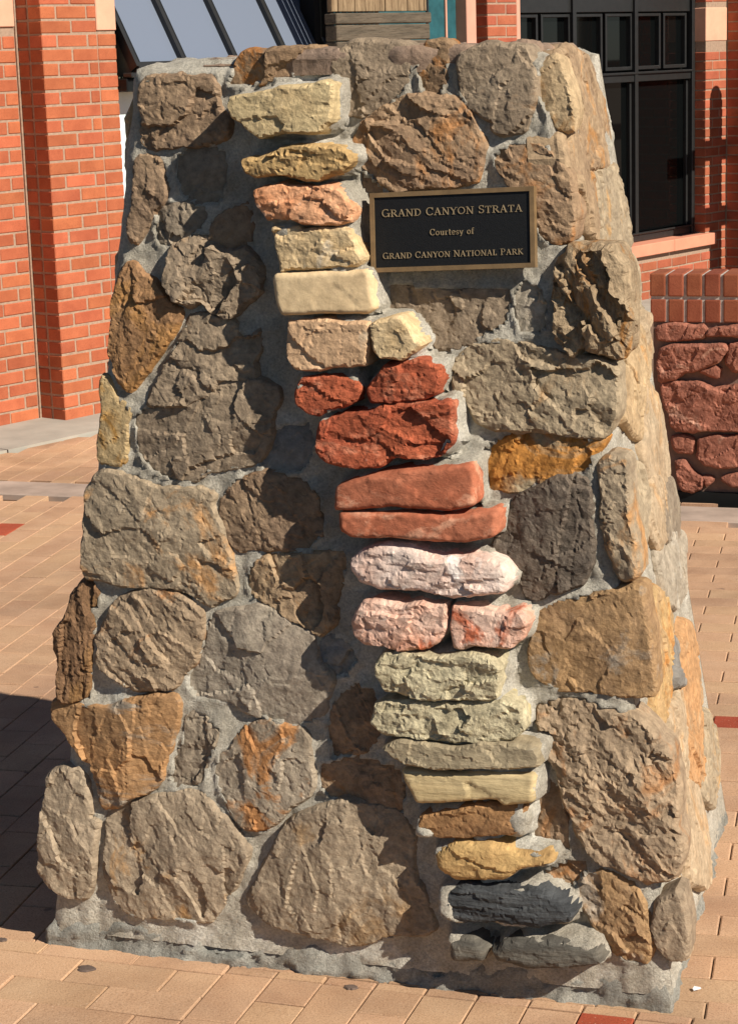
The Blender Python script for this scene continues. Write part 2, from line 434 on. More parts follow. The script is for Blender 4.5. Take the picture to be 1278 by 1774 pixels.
def add_stone(parent, name, outline, H, rough, seed, mapf, mat, label=None, **kw):
    me, org = stone_mesh(name, outline, H, rough, seed, mapf, mat, **kw)
    o = link(name, me, parent, org)
    if label: o['label'] = label
    return o
FRONT_STONES = [
 ('br',0.039,1,'205,1716 215,1724 245,1728 298,1732 350,1731 360,1725 358,1698 362,1665 382,1651 380,1620 343,1614 307,1608 264,1603 226,1600 205,1613 203,1637 207,1661 203,1685'),
 ('rub',0.0312,1,'389,1728 400,1758 418,1771 474,1774 553,1780 557,1767 552,1740 510,1735 474,1727 426,1717 396,1713 380,1721'),
 ('br',0.039,1,'201,1582 214,1582 233,1571 247,1568 249,1547 258,1526 256,1506 229,1485 210,1451 187,1419 179,1437 184,1478 190,1513 191,1554'),
 ('gb',0.0234,1,'278,1580 297,1600 338,1605 376,1592 379,1552 374,1517 370,1504 353,1492 312,1496 289,1511 274,1546'),
 ('gb',0.0273,1,'227,1481 264,1493 302,1493 332,1482 341,1463 309,1439 267,1415 237,1415 229,1443 237,1467'),
 ('br',0.0312,1,'348,1450 363,1470 397,1484 423,1487 432,1453 430,1425 408,1407 378,1403 346,1422'),
 ('bg',0.0468,1.6,'266,1403 292,1420 330,1435 353,1416 383,1399 427,1403 453,1377 453,1333 427,1312 401,1285 383,1281 364,1295 330,1313 307,1306 285,1311 266,1332 256,1363'),
 ('ru',0.0429,1.2,'173,1377 157,1359 145,1321 140,1300 146,1272 143,1236 134,1205 148,1173 156,1149 179,1130 191,1146 214,1171 230,1199 253,1227 272,1252 287,1287 264,1304 249,1325 234,1340 203,1359 182,1375'),
 ('yt',0.0312,1,'117,1148 131,1147 144,1112 169,1098 171,1087 163,1045 165,999 151,989 112,990 110,1015 117,1051 122,1097'),
 ('bg',0.039,1.3,'313,1278 343,1282 373,1277 399,1275 407,1260 408,1238 433,1241 452,1247 449,1229 429,1191 440,1160 377,1163 343,1131 305,1113 251,1106 213,1107 244,1153 267,1199 297,1252'),
 ('bg',0.0429,1.3,'193,1088 252,1101 314,1108 348,1123 382,1156 441,1154 490,1141 490,1124 475,1099 473,1068 460,1026 442,1002 389,990 344,985 313,964 267,963 225,981 198,1005 190,1047'),
 ('bl',0.0234,0.8,'488,1066 547,1075 559,1037 540,991 502,983 444,992 466,1024'),
 ('ol',0.0468,1.2,'115,967 154,965 193,961 216,949 255,942 301,940 331,943 352,935 349,912 362,887 371,853 385,811 400,762 400,748 377,733 347,724 324,736 304,747 247,755 200,749 153,752 114,761 82,763 74,786 77,819 73,865 81,891 83,927 95,952'),
 ('br',0.0351,1,'370,893 374,928 389,950 412,965 442,974 502,976 539,965 572,939 576,908 583,872 554,844 513,834 446,833 412,828 390,844'),
 ('bt',0.0351,1.2,'424,761 431,786 446,806 472,816 513,823 565,829 613,833 628,827 621,799 613,767 599,735 603,704 573,674 551,684 518,699 484,722 461,731 435,741'),
 ('gr',0.039,0.8,'352,702 423,709 448,719 474,714 511,697 556,671 564,647 571,623 600,593 604,584 594,568 583,528 571,513 524,492 478,504 429,511 388,533 342,533 300,538 301,578 332,633'),
 ('pb',0.0429,1.3,'156,717 191,725 230,741 269,732 307,718 328,698 324,658 315,615 291,581 266,551 221,544 186,546 151,558 119,578 107,603 112,621 102,635 116,650 128,676 140,699'),
 ('dr',0.039,1.2,'91,757 105,725 103,707 89,699 89,659 90,612 86,575 82,575 80,520 28,504 22,523 24,571 26,590 20,626 21,652 35,663 39,682 51,719 77,745'),
 ('og',0.0468,1,'9,499 39,499 87,495 130,498 162,512 190,520 225,529 268,532 277,520 272,480 264,443 248,399 240,365 224,342 189,332 157,311 117,297 106,322 98,358 90,387 66,411 42,431 18,455 6,469'),
 ('gt',0.0468,1.2,'-7,350 5,360 54,364 66,356 80,327 81,290 79,272 101,272 95,247 91,191 86,143 74,108 44,109 3,127 -25,155 -25,170 -16,219 -18,275 -11,312'),
 ('gt',0.0429,1.2,'126,289 172,304 243,328 305,344 324,342 344,318 367,302 397,272 424,245 424,235 413,194 394,156 374,128 340,86 262,84 173,85 142,106 117,168 123,251'),
 ('gb',0.0273,1.2,'304,499 331,494 339,477 362,471 354,438 335,400 327,364 296,354 273,352 261,369 269,403 289,440 296,477'),
 ('gro',0.039,1.2,'389,429 400,458 418,474 448,490 467,497 486,489 516,481 542,483 551,462 553,427 559,378 554,359 520,335 494,308 452,277 423,281 392,311 369,355 358,391 369,421'),
 ('br',0.0273,1,'580,415 614,427 650,438 706,428 738,417 746,386 746,340 717,334 681,342 644,353 599,356 580,376'),
 ('br',0.0273,1,'591,487 609,545 649,579 686,567 697,519 694,477 658,449 599,434'),
 ('bl',0.0234,1,'567,643 596,670 630,658 648,631 626,594 597,592 574,616'),
 ('pb2',0.0507,1,'505,283 556,327 627,351 681,348 740,337 766,296 759,249 766,206 799,165 811,121 794,111 729,101 668,78 633,73 593,81 531,89 467,98 431,129 429,145 448,177 471,226'),
 ('bg',0.0351,1.1,'596,1769 630,1781 680,1783 729,1780 747,1773 745,1739 733,1703 716,1684 688,1671 659,1655 638,1659 616,1649 604,1666 600,1693 602,1719 594,1743'),
 ('rub',0.0273,1.2,'776,1775 811,1778 818,1763 811,1740 812,1717 802,1688 774,1689 766,1715 761,1738 773,1758'),
 ('bg',0.039,1,'838,1730 845,1756 869,1770 927,1768 961,1770 971,1749 979,1723 983,1678 976,1642 956,1623 926,1616 912,1624 908,1640 884,1654 853,1681 842,1700'),
 ('ta',0.0234,0.8,'996,1732 1016,1747 1026,1741 1033,1718 1044,1686 1051,1653 1048,1624 1028,1625 1011,1648 993,1674 988,1706'),
 ('rb',0.0429,1.5,'633,1603 651,1629 668,1645 711,1667 732,1680 781,1684 815,1682 843,1670 864,1648 882,1612 889,1589 879,1553 872,1534 817,1524 761,1522 712,1519 687,1532 658,1556 640,1576'),
 ('br',0.0156,1,'648,1545 673,1534 695,1517 688,1501 670,1491 650,1501'),
 ('rb',0.039,1.2,'909,1569 926,1585 953,1594 977,1597 1008,1584 1032,1558 1049,1531 1060,1502 1064,1467 1057,1431 1034,1412 1007,1425 990,1451 982,1500 965,1519 941,1526 920,1546'),
 ('gl',0.0234,1,'952,1320 969,1347 1000,1334 1011,1304 1008,1265 988,1251 964,1254 953,1284'),
 ('cr',0.0507,2,'1028,1356 1038,1385 1058,1405 1091,1408 1141,1405 1155,1372 1159,1334 1162,1269 1164,1230 1145,1218 1114,1233 1077,1239 1061,1221 1045,1242 1040,1291 1029,1323'),
 ('bg',0.0281,0.8,'677,1326 709,1338 802,1333 899,1330 944,1332 941,1307 931,1274 907,1257 873,1240 838,1223 813,1216 785,1233 749,1266 713,1289 685,1296'),
 ('bp',0.039,1,'853,1211 874,1225 932,1236 991,1227 1046,1214 1106,1205 1134,1189 1138,1150 1142,1111 1126,1078 1109,1067 1062,1076 1004,1078 924,1079 889,1092 864,1131 840,1158 836,1191'),
 ('rg',0.0273,1,'896,1037 922,1054 953,1068 991,1071 1046,1064 1094,1059 1117,1056 1101,1033 1091,1006 1047,998 1003,983 976,965 906,966 899,1003'),
 ('ba',0.0429,1.8,'940,924 968,949 1009,967 1038,984 1066,989 1091,985 1100,954 1104,918 1101,874 1104,830 1086,802 1045,788 1017,782 1004,765 984,764 971,792 937,827 926,863 928,891'),
 ('ol',0.0351,0.8,'1122,1013 1133,1025 1158,1022 1169,963 1176,904 1189,845 1186,817 1162,808 1153,835 1136,882 1126,910 1129,954'),
 ('ro',0.0351,1,'1004,727 1020,740 1069,763 1126,780 1194,787 1203,754 1212,706 1217,647 1223,595 1190,593 1129,597 1047,600 1014,614 999,629 1000,674 1002,707'),
 ('pb',0.0429,1.5,'1008,560 1041,575 1090,578 1131,564 1192,552 1221,522 1250,488 1263,445 1268,397 1273,348 1278,308 1271,263 1243,252 1219,246 1202,257 1161,273 1136,279 1112,294 1090,329 1077,365 1064,405 1043,456 1025,496 1012,528'),
 ('br',0.0234,0.8,'1019,421 1036,424 1048,407 1057,366 1069,317 1067,292 1034,287 1008,291 1006,320 1009,370'),
 ('rb',0.0234,1,'1026,243 1051,258 1076,272 1101,271 1105,259 1089,236 1068,222 1043,220'),
 ('ro',0.0351,1,'1107,246 1136,256 1160,251 1193,237 1214,206 1221,170 1224,133 1221,94 1192,91 1167,107 1138,125 1129,153 1117,176 1095,199 1095,224'),
 ('bg',0.0351,1,'1243,201 1279,229 1290,169 1289,111 1265,107 1245,131 1236,159'),
]
STRATA_STONES = [
 ('creamy',0.1127,1,'417,1694 450,1698 489,1704 525,1710 557,1711 603,1724 624,1716 623,1688 618,1646 597,1630 558,1624 522,1624 490,1620 479,1619 446,1642 421,1659 412,1676'),
 ('yellow',0.102,1.1,'437,1579 464,1582 500,1590 529,1601 554,1607 593,1603 625,1601 654,1589 659,1576 640,1553 590,1541 554,1541 536,1543 500,1547 464,1550 441,1556'),
 ('orangepink',0.0984,1.4,'463,1523 488,1523 517,1531 553,1528 625,1530 642,1517 658,1490 653,1461 625,1456 554,1460 485,1465 470,1488'),
 ('cream',0.0949,1.3,'495,1448 545,1456 553,1448 649,1452 660,1417 676,1394 670,1384 666,1380 617,1376 541,1376 513,1369 507,1390'),
 ('smoothcream',0.0984,0.25,'501,1361 510,1366 593,1370 685,1374 692,1364 702,1304 686,1294 593,1295 518,1291 507,1316'),
 ('tanstone',0.0984,0.8,'525,1279 557,1283 629,1282 688,1281 695,1261 690,1231 686,1201 658,1195 576,1189 547,1192 529,1212 527,1252'),
 ('cream',0.1055,0.8,'695,1283 751,1289 769,1276 795,1240 783,1227 762,1213 717,1216 699,1229'),
 ('red',0.0949,1.3,'557,1173 604,1179 664,1177 673,1157 668,1137 643,1123 586,1106 561,1106 546,1127 546,1144'),
 ('red',0.0949,1,'693,1171 714,1194 780,1205 832,1204 829,1176 819,1150 798,1139 735,1130 693,1134 684,1154'),
 ('red',0.0984,1.8,'591,1092 630,1101 655,1107 715,1121 806,1133 851,1141 857,1118 856,1062 835,1035 737,1025 716,1011 674,1011 613,1014 591,1038 589,1068'),
 ('salmon',0.102,0.3,'628,972 688,994 741,1004 843,1015 881,1023 894,1024 899,948 847,937 742,940 650,930 626,929 626,955'),
 ('salmon',0.1055,0.4,'636,922 672,925 778,927 875,927 943,937 939,893 876,878 744,882 658,881 640,891'),
 ('pinkwhite',0.102,0.9,'654,833 679,855 707,865 778,866 813,857 875,853 915,850 949,834 967,811 953,790 854,773 814,782 751,782 708,780 672,797 656,816'),
 ('pink',0.1055,1.3,'663,726 673,750 688,764 727,760 762,755 798,766 843,762 850,739 847,708 833,691 781,674 728,678 688,679 667,698'),
 ('pink',0.0984,1.2,'857,760 895,754 953,745 982,751 998,736 997,704 962,682 904,686 862,680 854,708'),
 ('greencream',0.102,1.5,'709,646 731,663 780,662 855,673 938,669 955,646 952,589 856,581 806,580 727,595 711,621'),
 ('greencream',0.0949,1.7,'705,563 741,569 854,577 949,586 987,575 994,534 966,511 866,501 787,503 719,509 699,530'),
 ('olivetan',0.102,0.6,'716,478 755,498 835,500 935,505 1028,501 1027,469 958,458 835,454 767,455'),
 ('palegold',0.0949,0.4,'760,441 833,443 945,449 1020,450 1018,401 957,391 946,401 857,390 789,382 771,414'),
 ('umber',0.0842,0.8,'788,346 831,369 932,386 993,389 1005,364 994,333 933,323 786,315'),
 ('gold',0.0914,0.7,'821,285 868,311 935,314 991,302 1051,300 1052,283 991,265 958,242 869,239 829,258'),
 ('schist',0.0914,0.9,'835,214 880,231 959,226 1025,237 1075,215 1097,195 1086,172 1026,159 948,161 870,156 835,175'),
 ('greyschist',0.0878,0.7,'853,125 903,127 931,106 924,85 858,79'),
 ('greyschist',0.0914,0.7,'938,106 960,127 1059,142 1136,139 1150,106 1104,94 1016,83 949,85'),
]
SIDE_STONES = [
 ('bt',0.03,1,'352,1746 456,1758 616,1743 732,1694 816,1628 842,1578 702,1540 537,1542 413,1553 392,1599 394,1647 377,1695'),
 ('bt',0.03,1,'192,1601 273,1604 373,1579 397,1537 428,1500 398,1446 298,1410 264,1441 250,1492 192,1516 171,1557'),
 ('tg',0.03,1,'444,1516 670,1509 776,1514 827,1461 835,1392 821,1366 667,1358 525,1364 402,1404 398,1446'),
 ('tg',0.025,1,'657,1339 797,1321 827,1271 833,1224 810,1204 671,1202 601,1223 607,1277'),
 ('tp',0.03,1,'843,1207 908,1187 935,1144 878,1120 819,1160'),
 ('ta',0.03,0.8,'544,1204 644,1202 731,1156 760,1106 700,1077 623,1032 559,1047 561,1099 528,1141'),
 ('ta',0.03,0.8,'315,1158 446,1135 495,1109 511,1052 519,998 432,1025 295,1081'),
 ('tp',0.03,0.7,'748,1069 873,1050 919,982 953,915 961,853 818,841 664,891 623,957 647,1028'),
 ('tg',0.03,1,'320,952 492,927 455,863 353,798 273,796 263,884'),
 ('tp',0.03,0.8,'548,888 763,863 687,766 542,763 468,816'),
 ('gb',0.03,1,'795,842 948,826 962,754 867,725 683,763'),
 ('gl',0.03,1,'568,770 921,703 829,613 685,607 608,636 566,693'),
 ('gd',0.03,0.8,'428,692 572,636 533,573 400,520 282,476 199,503 240,568 314,634'),
 ('og2',0.03,1,'690,548 810,515 807,447 777,358 698,296 500,361 553,451'),
 ('bl',0.025,1,'525,566 623,524 556,469 448,501'),
 ('tp',0.03,0.8,'326,456 561,442 492,370 432,321 318,302 268,377 256,439'),
 ('og2',0.03,1,'493,356 692,292 689,257 603,224 486,288'),
 ('tg',0.03,1,'809,316 923,300 1011,226 929,150 813,135 695,196 726,269'),
 ('tp',0.035,0.7,'417,294 539,237 574,153 538,94 475,62 296,136 290,190 325,263'),
 ('tp',0.03,0.7,'226,153 274,133 190,51 126,57'),
]
LOW_STONES = [
'437,689 500,700 619,696 633,681 619,652 549,645 486,640 444,647',
'640,677 689,692 775,696 775,661 689,664 633,658',
'455,608 514,619 602,621 699,629 713,612 682,562 620,533 550,518 500,488 454,480 444,551',
'606,522 655,537 684,534 676,499 634,509',
'720,626 799,634 800,540 742,521 707,556',
'454,469 515,477 606,479 655,452 725,457 801,472 802,289 691,293 568,286 515,287 501,302 472,395',
'504,256 550,264 578,254 572,200 522,199 508,216',
'603,255 656,267 802,267 803,171 734,148 674,142 628,152 603,183',
'518,163 543,167 572,132 618,97 614,57 579,45 540,51 522,108',
'625,108 660,99 632,69',
'692,96 727,112 804,121 804,68 727,72',
]

# ================================================================== ground and paving
TH = math.radians(-18.3); ORG = Vector((-0.665, 4.041, 0))           # corner and turn of the monument's base
UX = Vector((math.cos(TH), math.sin(TH), 0)); VX = Vector((-math.sin(TH), math.cos(TH), 0))

def to_px(p):
    d = Vector(p) - Vector((0, 0, CAM_H)); z = d.dot(fw)
    if z <= .1: return None
    return 639 + FOC * d.dot(rgt) / z, 887 - FOC * d.dot(upv) / z, FOC / z
MON = np.array([(70, 1660), (70, 1340), (140, 900), (190, 450), (240, 110), (570, 70), (1000, 75), (1080, 260), (1140, 640), (1200, 950), (1240, 1250), (1225, 1520), (1180, 1740), (600, 1690)], float)
def in_view(p, pad=8):
    q = to_px(p)
    if q is None or not (-pad < q[0] < 1278 + pad and -pad < q[1] < 1774 + pad): return 0
    _, ins = poly_dist(np.array([[q[0], q[1]]]), MON)
    return 0 if ins[0] else q[2]

gm = mesh('ground', [(-150, -60, -.03), (150, -60, -.03), (150, 250, -.03), (-150, 250, -.03)], [(0, 1, 2, 3)], M['sand'])
tag(link('ground', gm), kind='structure')
added_road = bevel_box('added_dark_road', 60, 30, .06, .01, M['added_asphalt'])  # unseen dark road, added to cut bounce light onto the monument front
tag(link('added_dark_road', added_road, None, ORG + VX * (-15.72) + Vector((0, 0, -.035)), (0, 0, TH)), kind='structure')
added_kerb = bevel_box('added_kerb', 60, .11, .06, .008, M['concrete'])  # unseen edging, added to go with the dark road
tag(link('added_kerb', added_kerb, None, ORG + VX * (-.66) + Vector((0, 0, -.028)), (0, 0, TH)), kind='structure')
paving = empty('brick_paving', ORG, TH); tag(paving, kind='structure')

def clip(poly, n, c):                      # keep n.p >= c
    out = []
    for i in range(len(poly)):
        a, b = poly[i], poly[(i + 1) % len(poly)]
        da, db = n[0] * a[0] + n[1] * a[1] - c, n[0] * b[0] + n[1] * b[1] - c
        if da >= 0: out.append(a)
        if da * db < 0:
            t = da / (da - db); out.append((a[0] + t * (b[0] - a[0]), a[1] + t * (b[1] - a[1])))
    return out

pavers = []        # (polygon in uv)
JG = .0014
def region(u0, u1, v0, v1, rot, long_u, off_u, off_v, clips):
    cr, sr = math.cos(rot), math.sin(rot)
    Lb, Wb = .2045, .1024
    du, dv = (Lb, Wb) if long_u else (Wb, Lb)
    for i in range(int((u0 - off_u) / du) - 2, int((u1 - off_u) / du) + 3):
        for j in range(int((v0 - off_v) / dv) - 2, int((v1 - off_v) / dv) + 3):
            a = off_u + i * du + ((j % 2) * du / 2 if long_u else 0)
            b = off_v + j * dv + ((i % 2) * dv / 2 if not long_u else 0)
            q = [(a + JG, b + JG), (a + du - JG, b + JG), (a + du - JG, b + dv - JG), (a + JG, b + dv - JG)]
            q = [(x * cr - y * sr, x * sr + y * cr) for x, y in q]
            for nn, cc in clips:
                q = clip(q, nn, cc)
                if len(q) < 3: break
            if len(q) >= 3:
                ar = abs(area(np.array(q)))
                if ar > .0012: pavers.append((q, ar))
R5 = math.radians(5)
# front left: courses along the base;  front right: bricks end on
region(-2.2, .46, -2.2, .0, 0, True, -.0118, -.277 - .1024 * 12, [((-1, 0), -.388), ((0, -1), .022), ((1, 0), -2.4), ((0, 1), -.60)])
region(.38, 3.0, -2.2, .0, 0, False, .390, -.265 - .2045 * 5, [((1, 0), .390), ((0, -1), .060), ((-1, 0), -2.6), ((0, 1), -.60)])
# thin cut course against the base of the monument
for k in range(5): pavers.append(([(-.06 + k * .2045 - .15, -.0695), (-.06 + k * .2045 + .052, -.0695), (-.06 + k * .2045 + .052, -.0235), (-.06 + k * .2045 - .15, -.0235)], .0095) if -.06 + k * .2045 + .052 < .39 else ([(.0, -.0695), (.001, -.0695), (.001, -.069)], 0))
for k in range(10): pavers.append(([(.392 + k * .1024, -.0585), (.491 + k * .1024, -.0585), (.491 + k * .1024, -.03), (.392 + k * .1024, -.03)], .003))
pavers = [p for p in pavers if p[1] > .001]
# left field: bricks run back;  right field: courses run across
region(-4.5, .6, -.3, 8.0, R5, False, -.05, .06, [((0, 1), -.0205), ((0, -1), -7.5), ((-1, 0), -.30), ((1, 0), -4.0)])
region(.2, 4.5, -.6, 8.0, R5, True, 1.325 - .2045 * 8, .03, [((0, 1), -.028), ((0, -1), -7.0), ((1, 0), .302), ((-1, 0), -4.2)])
BAND0, BAND1 = 4.09, 4.34
RED = [(1.19, 2.61), (1.20, 1.72), (-1.96, 3.44), (1.16, -.165)]
rec = []
for q, ar in pavers:
    c = np.mean(np.array(q), axis=0)
    if BAND0 - .03 < c[1] < BAND1 + .03 and (c[0] < 3.9): continue
    w = ORG + UX * float(c[0]) + VX * float(c[1])
    if 1.0 < (w - Vector((-1.5, 10.36, 0))).dot(Vector((-.777, .629, 0))) + 1.35 : continue      # under the sidewalk
    rec.append([in_view(w) * math.sqrt(ar), q, c])
redset = set()
for r in RED:
    redset.add(min(range(len(rec)), key=lambda i: (rec[i][2][0] - r[0]) ** 2 + (rec[i][2][1] - r[1]) ** 2))
order = sorted(range(len(rec)), key=lambda i: -rec[i][0])
single = set(i for i in order[:290] if rec[i][0] > 0)

def paver_vf(q, c, tz, off=0, bev=.0026, dep=.024):
    P = np.array(q) - c; n = len(P)
    if area(P) < 0: P = P[::-1]
    L = np.linalg.norm(P, axis=1)[:, None]
    I = P * (1 - bev * 1.25 / np.maximum(L, .01))
    v = [(p[0], p[1], -dep) for p in P] + [(p[0], p[1], tz - bev * .7) for p in P] + [(p[0], p[1], tz) for p in I]
    f = []
    for i in range(n):
        j = (i + 1) % n
        f += [(off + i, off + j, off + n + j, off + n + i), (off + n + i, off + n + j, off + 2 * n + j, off + 2 * n + i)]
    f.append(tuple(off + 2 * n + i for i in range(n)))
    return v, f
rp = random.Random(3)
cache = {}
fv, ff = [], []
for i, (w, q, c) in enumerate(rec):
    tz = rp.uniform(-.0012, .0012)
    if i in single or i in redset:
        mat = M['redpaver'] if i in redset else M['paver']
        key = (mat.name, tuple(np.round(np.array(q) - c, 4).flatten()))
        if key not in cache:
            v, f = paver_vf(q, c, 0.0); cache[key] = mesh('paving_brick', v, f, mat)
        link('paving_brick', cache[key], paving, (c[0], c[1], tz), (rp.uniform(-.006, .006), rp.uniform(-.006, .006), rp.uniform(-.006, .006)))
    else:
        v, f = paver_vf(q, c, tz, len(fv)); fv += [(a + c[0], b + c[1], z) for a, b, z in v]; ff += f
far = link('paving_bricks', mesh('paving_bricks', fv, ff, M['paver']), paving); far['kind'] = 'stuff'
bandm = bevel_box('paving_band', 9.0, BAND1 - BAND0, .03, .004, M['band'])
tag(link('paving_band', bandm, None, ORG + UX * .0 + VX * ((BAND0 + BAND1) / 2) + Vector((0, 0, -.0135)), (0, 0, TH)), kind='structure')
for (a, b, r) in ((-.116, -.03, .010), (.115, -.115, .016), (.655, -.066, .012), (-1.55, 4.02, .05)):
    n = 18; vv = [(math.cos(k / n * 6.283) * r * rp.uniform(.75, 1.15) * 1.25, math.sin(k / n * 6.283) * r * rp.uniform(.75, 1.15), 0) for k in range(n)]
    vv += [(x * .8, y * .8, .0022) for x, y, z in vv]
    link('gum_spot', mesh('gum_spot', vv, [(k, (k + 1) % n, n + (k + 1) % n, n + k) for k in range(n)] + [tuple(range(n, 2 * n))], M['gum']), paving, (a, b, .001))

# ================================================================== stone monument
TF, TL, TR_, TB = math.tan(math.radians(7.0)), math.tan(math.radians(6.4)), math.tan(math.radians(8.4)), math.tan(math.radians(6.5))
WB, DB, ZT = 1.265, 0.97, 1.75
mon = empty('stone_monument', ORG, TH)
tag(mon, 'tapered rubble stone monument with a column of coloured strata blocks and a black plaque', 'monument')
m_front = lambda a, z, h: (a, z * TF - h, z)
SKEW = .05
m_right = lambda a, z, h: (WB - z * TR_ - SKEW * a + h, a, z)
m_left = lambda a, z, h: (z * TL - h, DB - a, z)
m_back = lambda a, z, h: (WB - SKEW * (DB - z * TB) - a, DB - z * TB + h, z)
m_top = lambda a, b, h: (a, b, ZT + h)

front = [(t, H, r, parse(s)) for t, H, r, s in FRONT_STONES]
strata = [(t, H, r, parse(s)) for t, H, r, s in STRATA_STONES]
side = [(t, H, r, parse(s)) for t, H, r, s in SIDE_STONES]
for q in side:                                          # keep the outer stones on the face
    P = q[3]; lim = DB - P[:, 1].mean() * TB - .006; a0, a1 = P[:, 0].min(), P[:, 0].max()
    if a1 > lim:
        b0 = max(a0 - (a1 - lim), P[:, 1].mean() * TF + .03); P[:, 0] = b0 + (P[:, 0] - a0) * (lim - b0) / (a1 - a0)
for k, (t, H, r, P) in enumerate(front):
    kw = dict(r0=.007, slope=.15)
    if t == 'cr': kw.update(aniso=3.2, ang=math.radians(118))
    if t == 'dr': kw.update(aniso=3.5, ang=math.radians(88))
    if t == 'pb': kw.update(aniso=2.6, ang=math.radians(-38))
    if t == 'rb': kw.update(aniso=2.8, ang=math.radians(-32))
    if t == 'ba': kw.update(aniso=1.0)
    add_stone(mon, 'stone', P, H, r * 1.25, 100 + k, m_front, ST[t], **kw)
SL = ['cream sandstone block, topmost of the strata column', 'yellow sandstone block second from the top', 'orange pink limestone block', 'rough cream limestone block', 'smooth cream block', 'pinkish tan block',
      'cream block at the right end of the tan course', 'small red sandstone block on the left', 'small red sandstone block on the right', 'wide rough red sandstone block', 'smooth salmon red block',
      'thin salmon red slab', 'white pink granite block', 'pink granite block on the left', 'pink granite block on the right', 'rough greenish cream block', 'pitted greenish cream block', 'olive tan slab',
      'pale gold banded slab', 'brown orange slab in shade', 'golden tan rounded stone', 'blue black schist stone', 'small grey schist stone', 'long grey schist stone at the foot']
for k, (t, H, r, P) in enumerate(strata):
    kw = dict(r0=.006, slope=.07, flat=1, base=-.03, aniso=2.0, ang=0.0, lo=.90, grow=.0015)
    if r < .5: kw.update(r0=.008, slope=.03)
    if t in ('schist', 'greyschist', 'gold', 'pinkwhite'): kw.update(r0=.018, aniso=4.0, lo=.8)
    add_stone(mon, 'strata_stone', P, H * 1.0, r * 1.1, 300 + k, m_front, ST[t], SL[k], **kw)
for k, (t, H, r, P) in enumerate(side):
    add_stone(mon, 'stone', P, H * 1.0, r * 1.2, 500 + k, m_right, ST[t], r0=.008, slope=.08, step=.007, grow=.017)

def rubble(width, inset_l, inset_r, z0, z1, seed):
    rnd = random.Random(seed); polys = []; z = z0
    while z < z1 - .06:
        hh = min(rnd.uniform(.16, .30), z1 - z)
        if z1 - z - hh < .1: hh = z1 - z
        x0, x1 = inset_l * (z + hh / 2) + .01, width - inset_r * (z + hh / 2) - .01
        n = max(2, round((x1 - x0) / rnd.uniform(.2, .3))); cuts = [x0] + [x0 + (x1 - x0) * (k + rnd.uniform(-.22, .22)) / n for k in range(1, n)] + [x1]
        for a, b in zip(cuts[:-1], cuts[1:]):
            g = .013; j = lambda: rnd.uniform(-.022, .022)
            A, B, Cc, D = a + g, b - g, z + g, z + hh - g
            polys.append(np.array([(A + abs(j()), Cc + abs(j())), ((A + B) / 2 + j(), Cc + j() * .4), (B - abs(j()), Cc + abs(j())), (B + j() * .3, (Cc + D) / 2 + j()), (B - abs(j()), D - abs(j())), ((A + B) / 2 + j(), D + j() * .4), (A + abs(j()), D - abs(j())), (A + j() * .3, (Cc + D) / 2 + j())]))
        z += hh
    return polys
kinds = ['br', 'bg', 'gb', 'bt', 'ru', 'gt', 'gro', 'rb', 'pb', 'ol', 'ta']
lefts = rubble(DB, TB, TF, .08, 1.72, 11); backs = rubble(WB - SKEW * DB, TR_, TL, .08, 1.72, 12)
# behind the last traced stones of the right side the face goes on
for k, P in enumerate(lefts): add_stone(mon, 'stone', P, .04, 1, 700 + k, m_left, ST[kinds[k % len(kinds)]], step=.016)
for k, P in enumerate(backs): add_stone(mon, 'stone', P, .04, 1, 800 + k, m_back, ST[kinds[(k * 3) % len(kinds)]], step=.016)

# mortar core: five height fields that meet along common edges
def field(nu, nz, lo, hi, z0, z1, mapf, hfun, E=.010, top=False):
    V, F = [], []
    zz = np.linspace(z0, z1, nz); pts = []
    for z in zz:
        a0, a1 = lo(z), hi(z)
        for t in np.linspace(0, 1, nu): pts.append((a0 + t * (a1 - a0), z))
    pts = np.array(pts); h = hfun(pts)
    for r in range(nz):
        for c in range(nu):
            i = r * nu + c; a, z = pts[i]; hh = h[i]
            if r == nz - 1 and not top: hh = E
            if c == 0: a -= E; hh = E
            if c == nu - 1: a += E; hh = E
            if top and (c in (0, nu - 1) or r in (0, nz - 1)): hh = 0.0
            V.append(mapf(a, z, hh))
    for r in range(nz - 1):
        for c in range(nu - 1):
            i = r * nu + c; F.append((i, i + 1, i + nu + 1, i + nu))
    return V, F

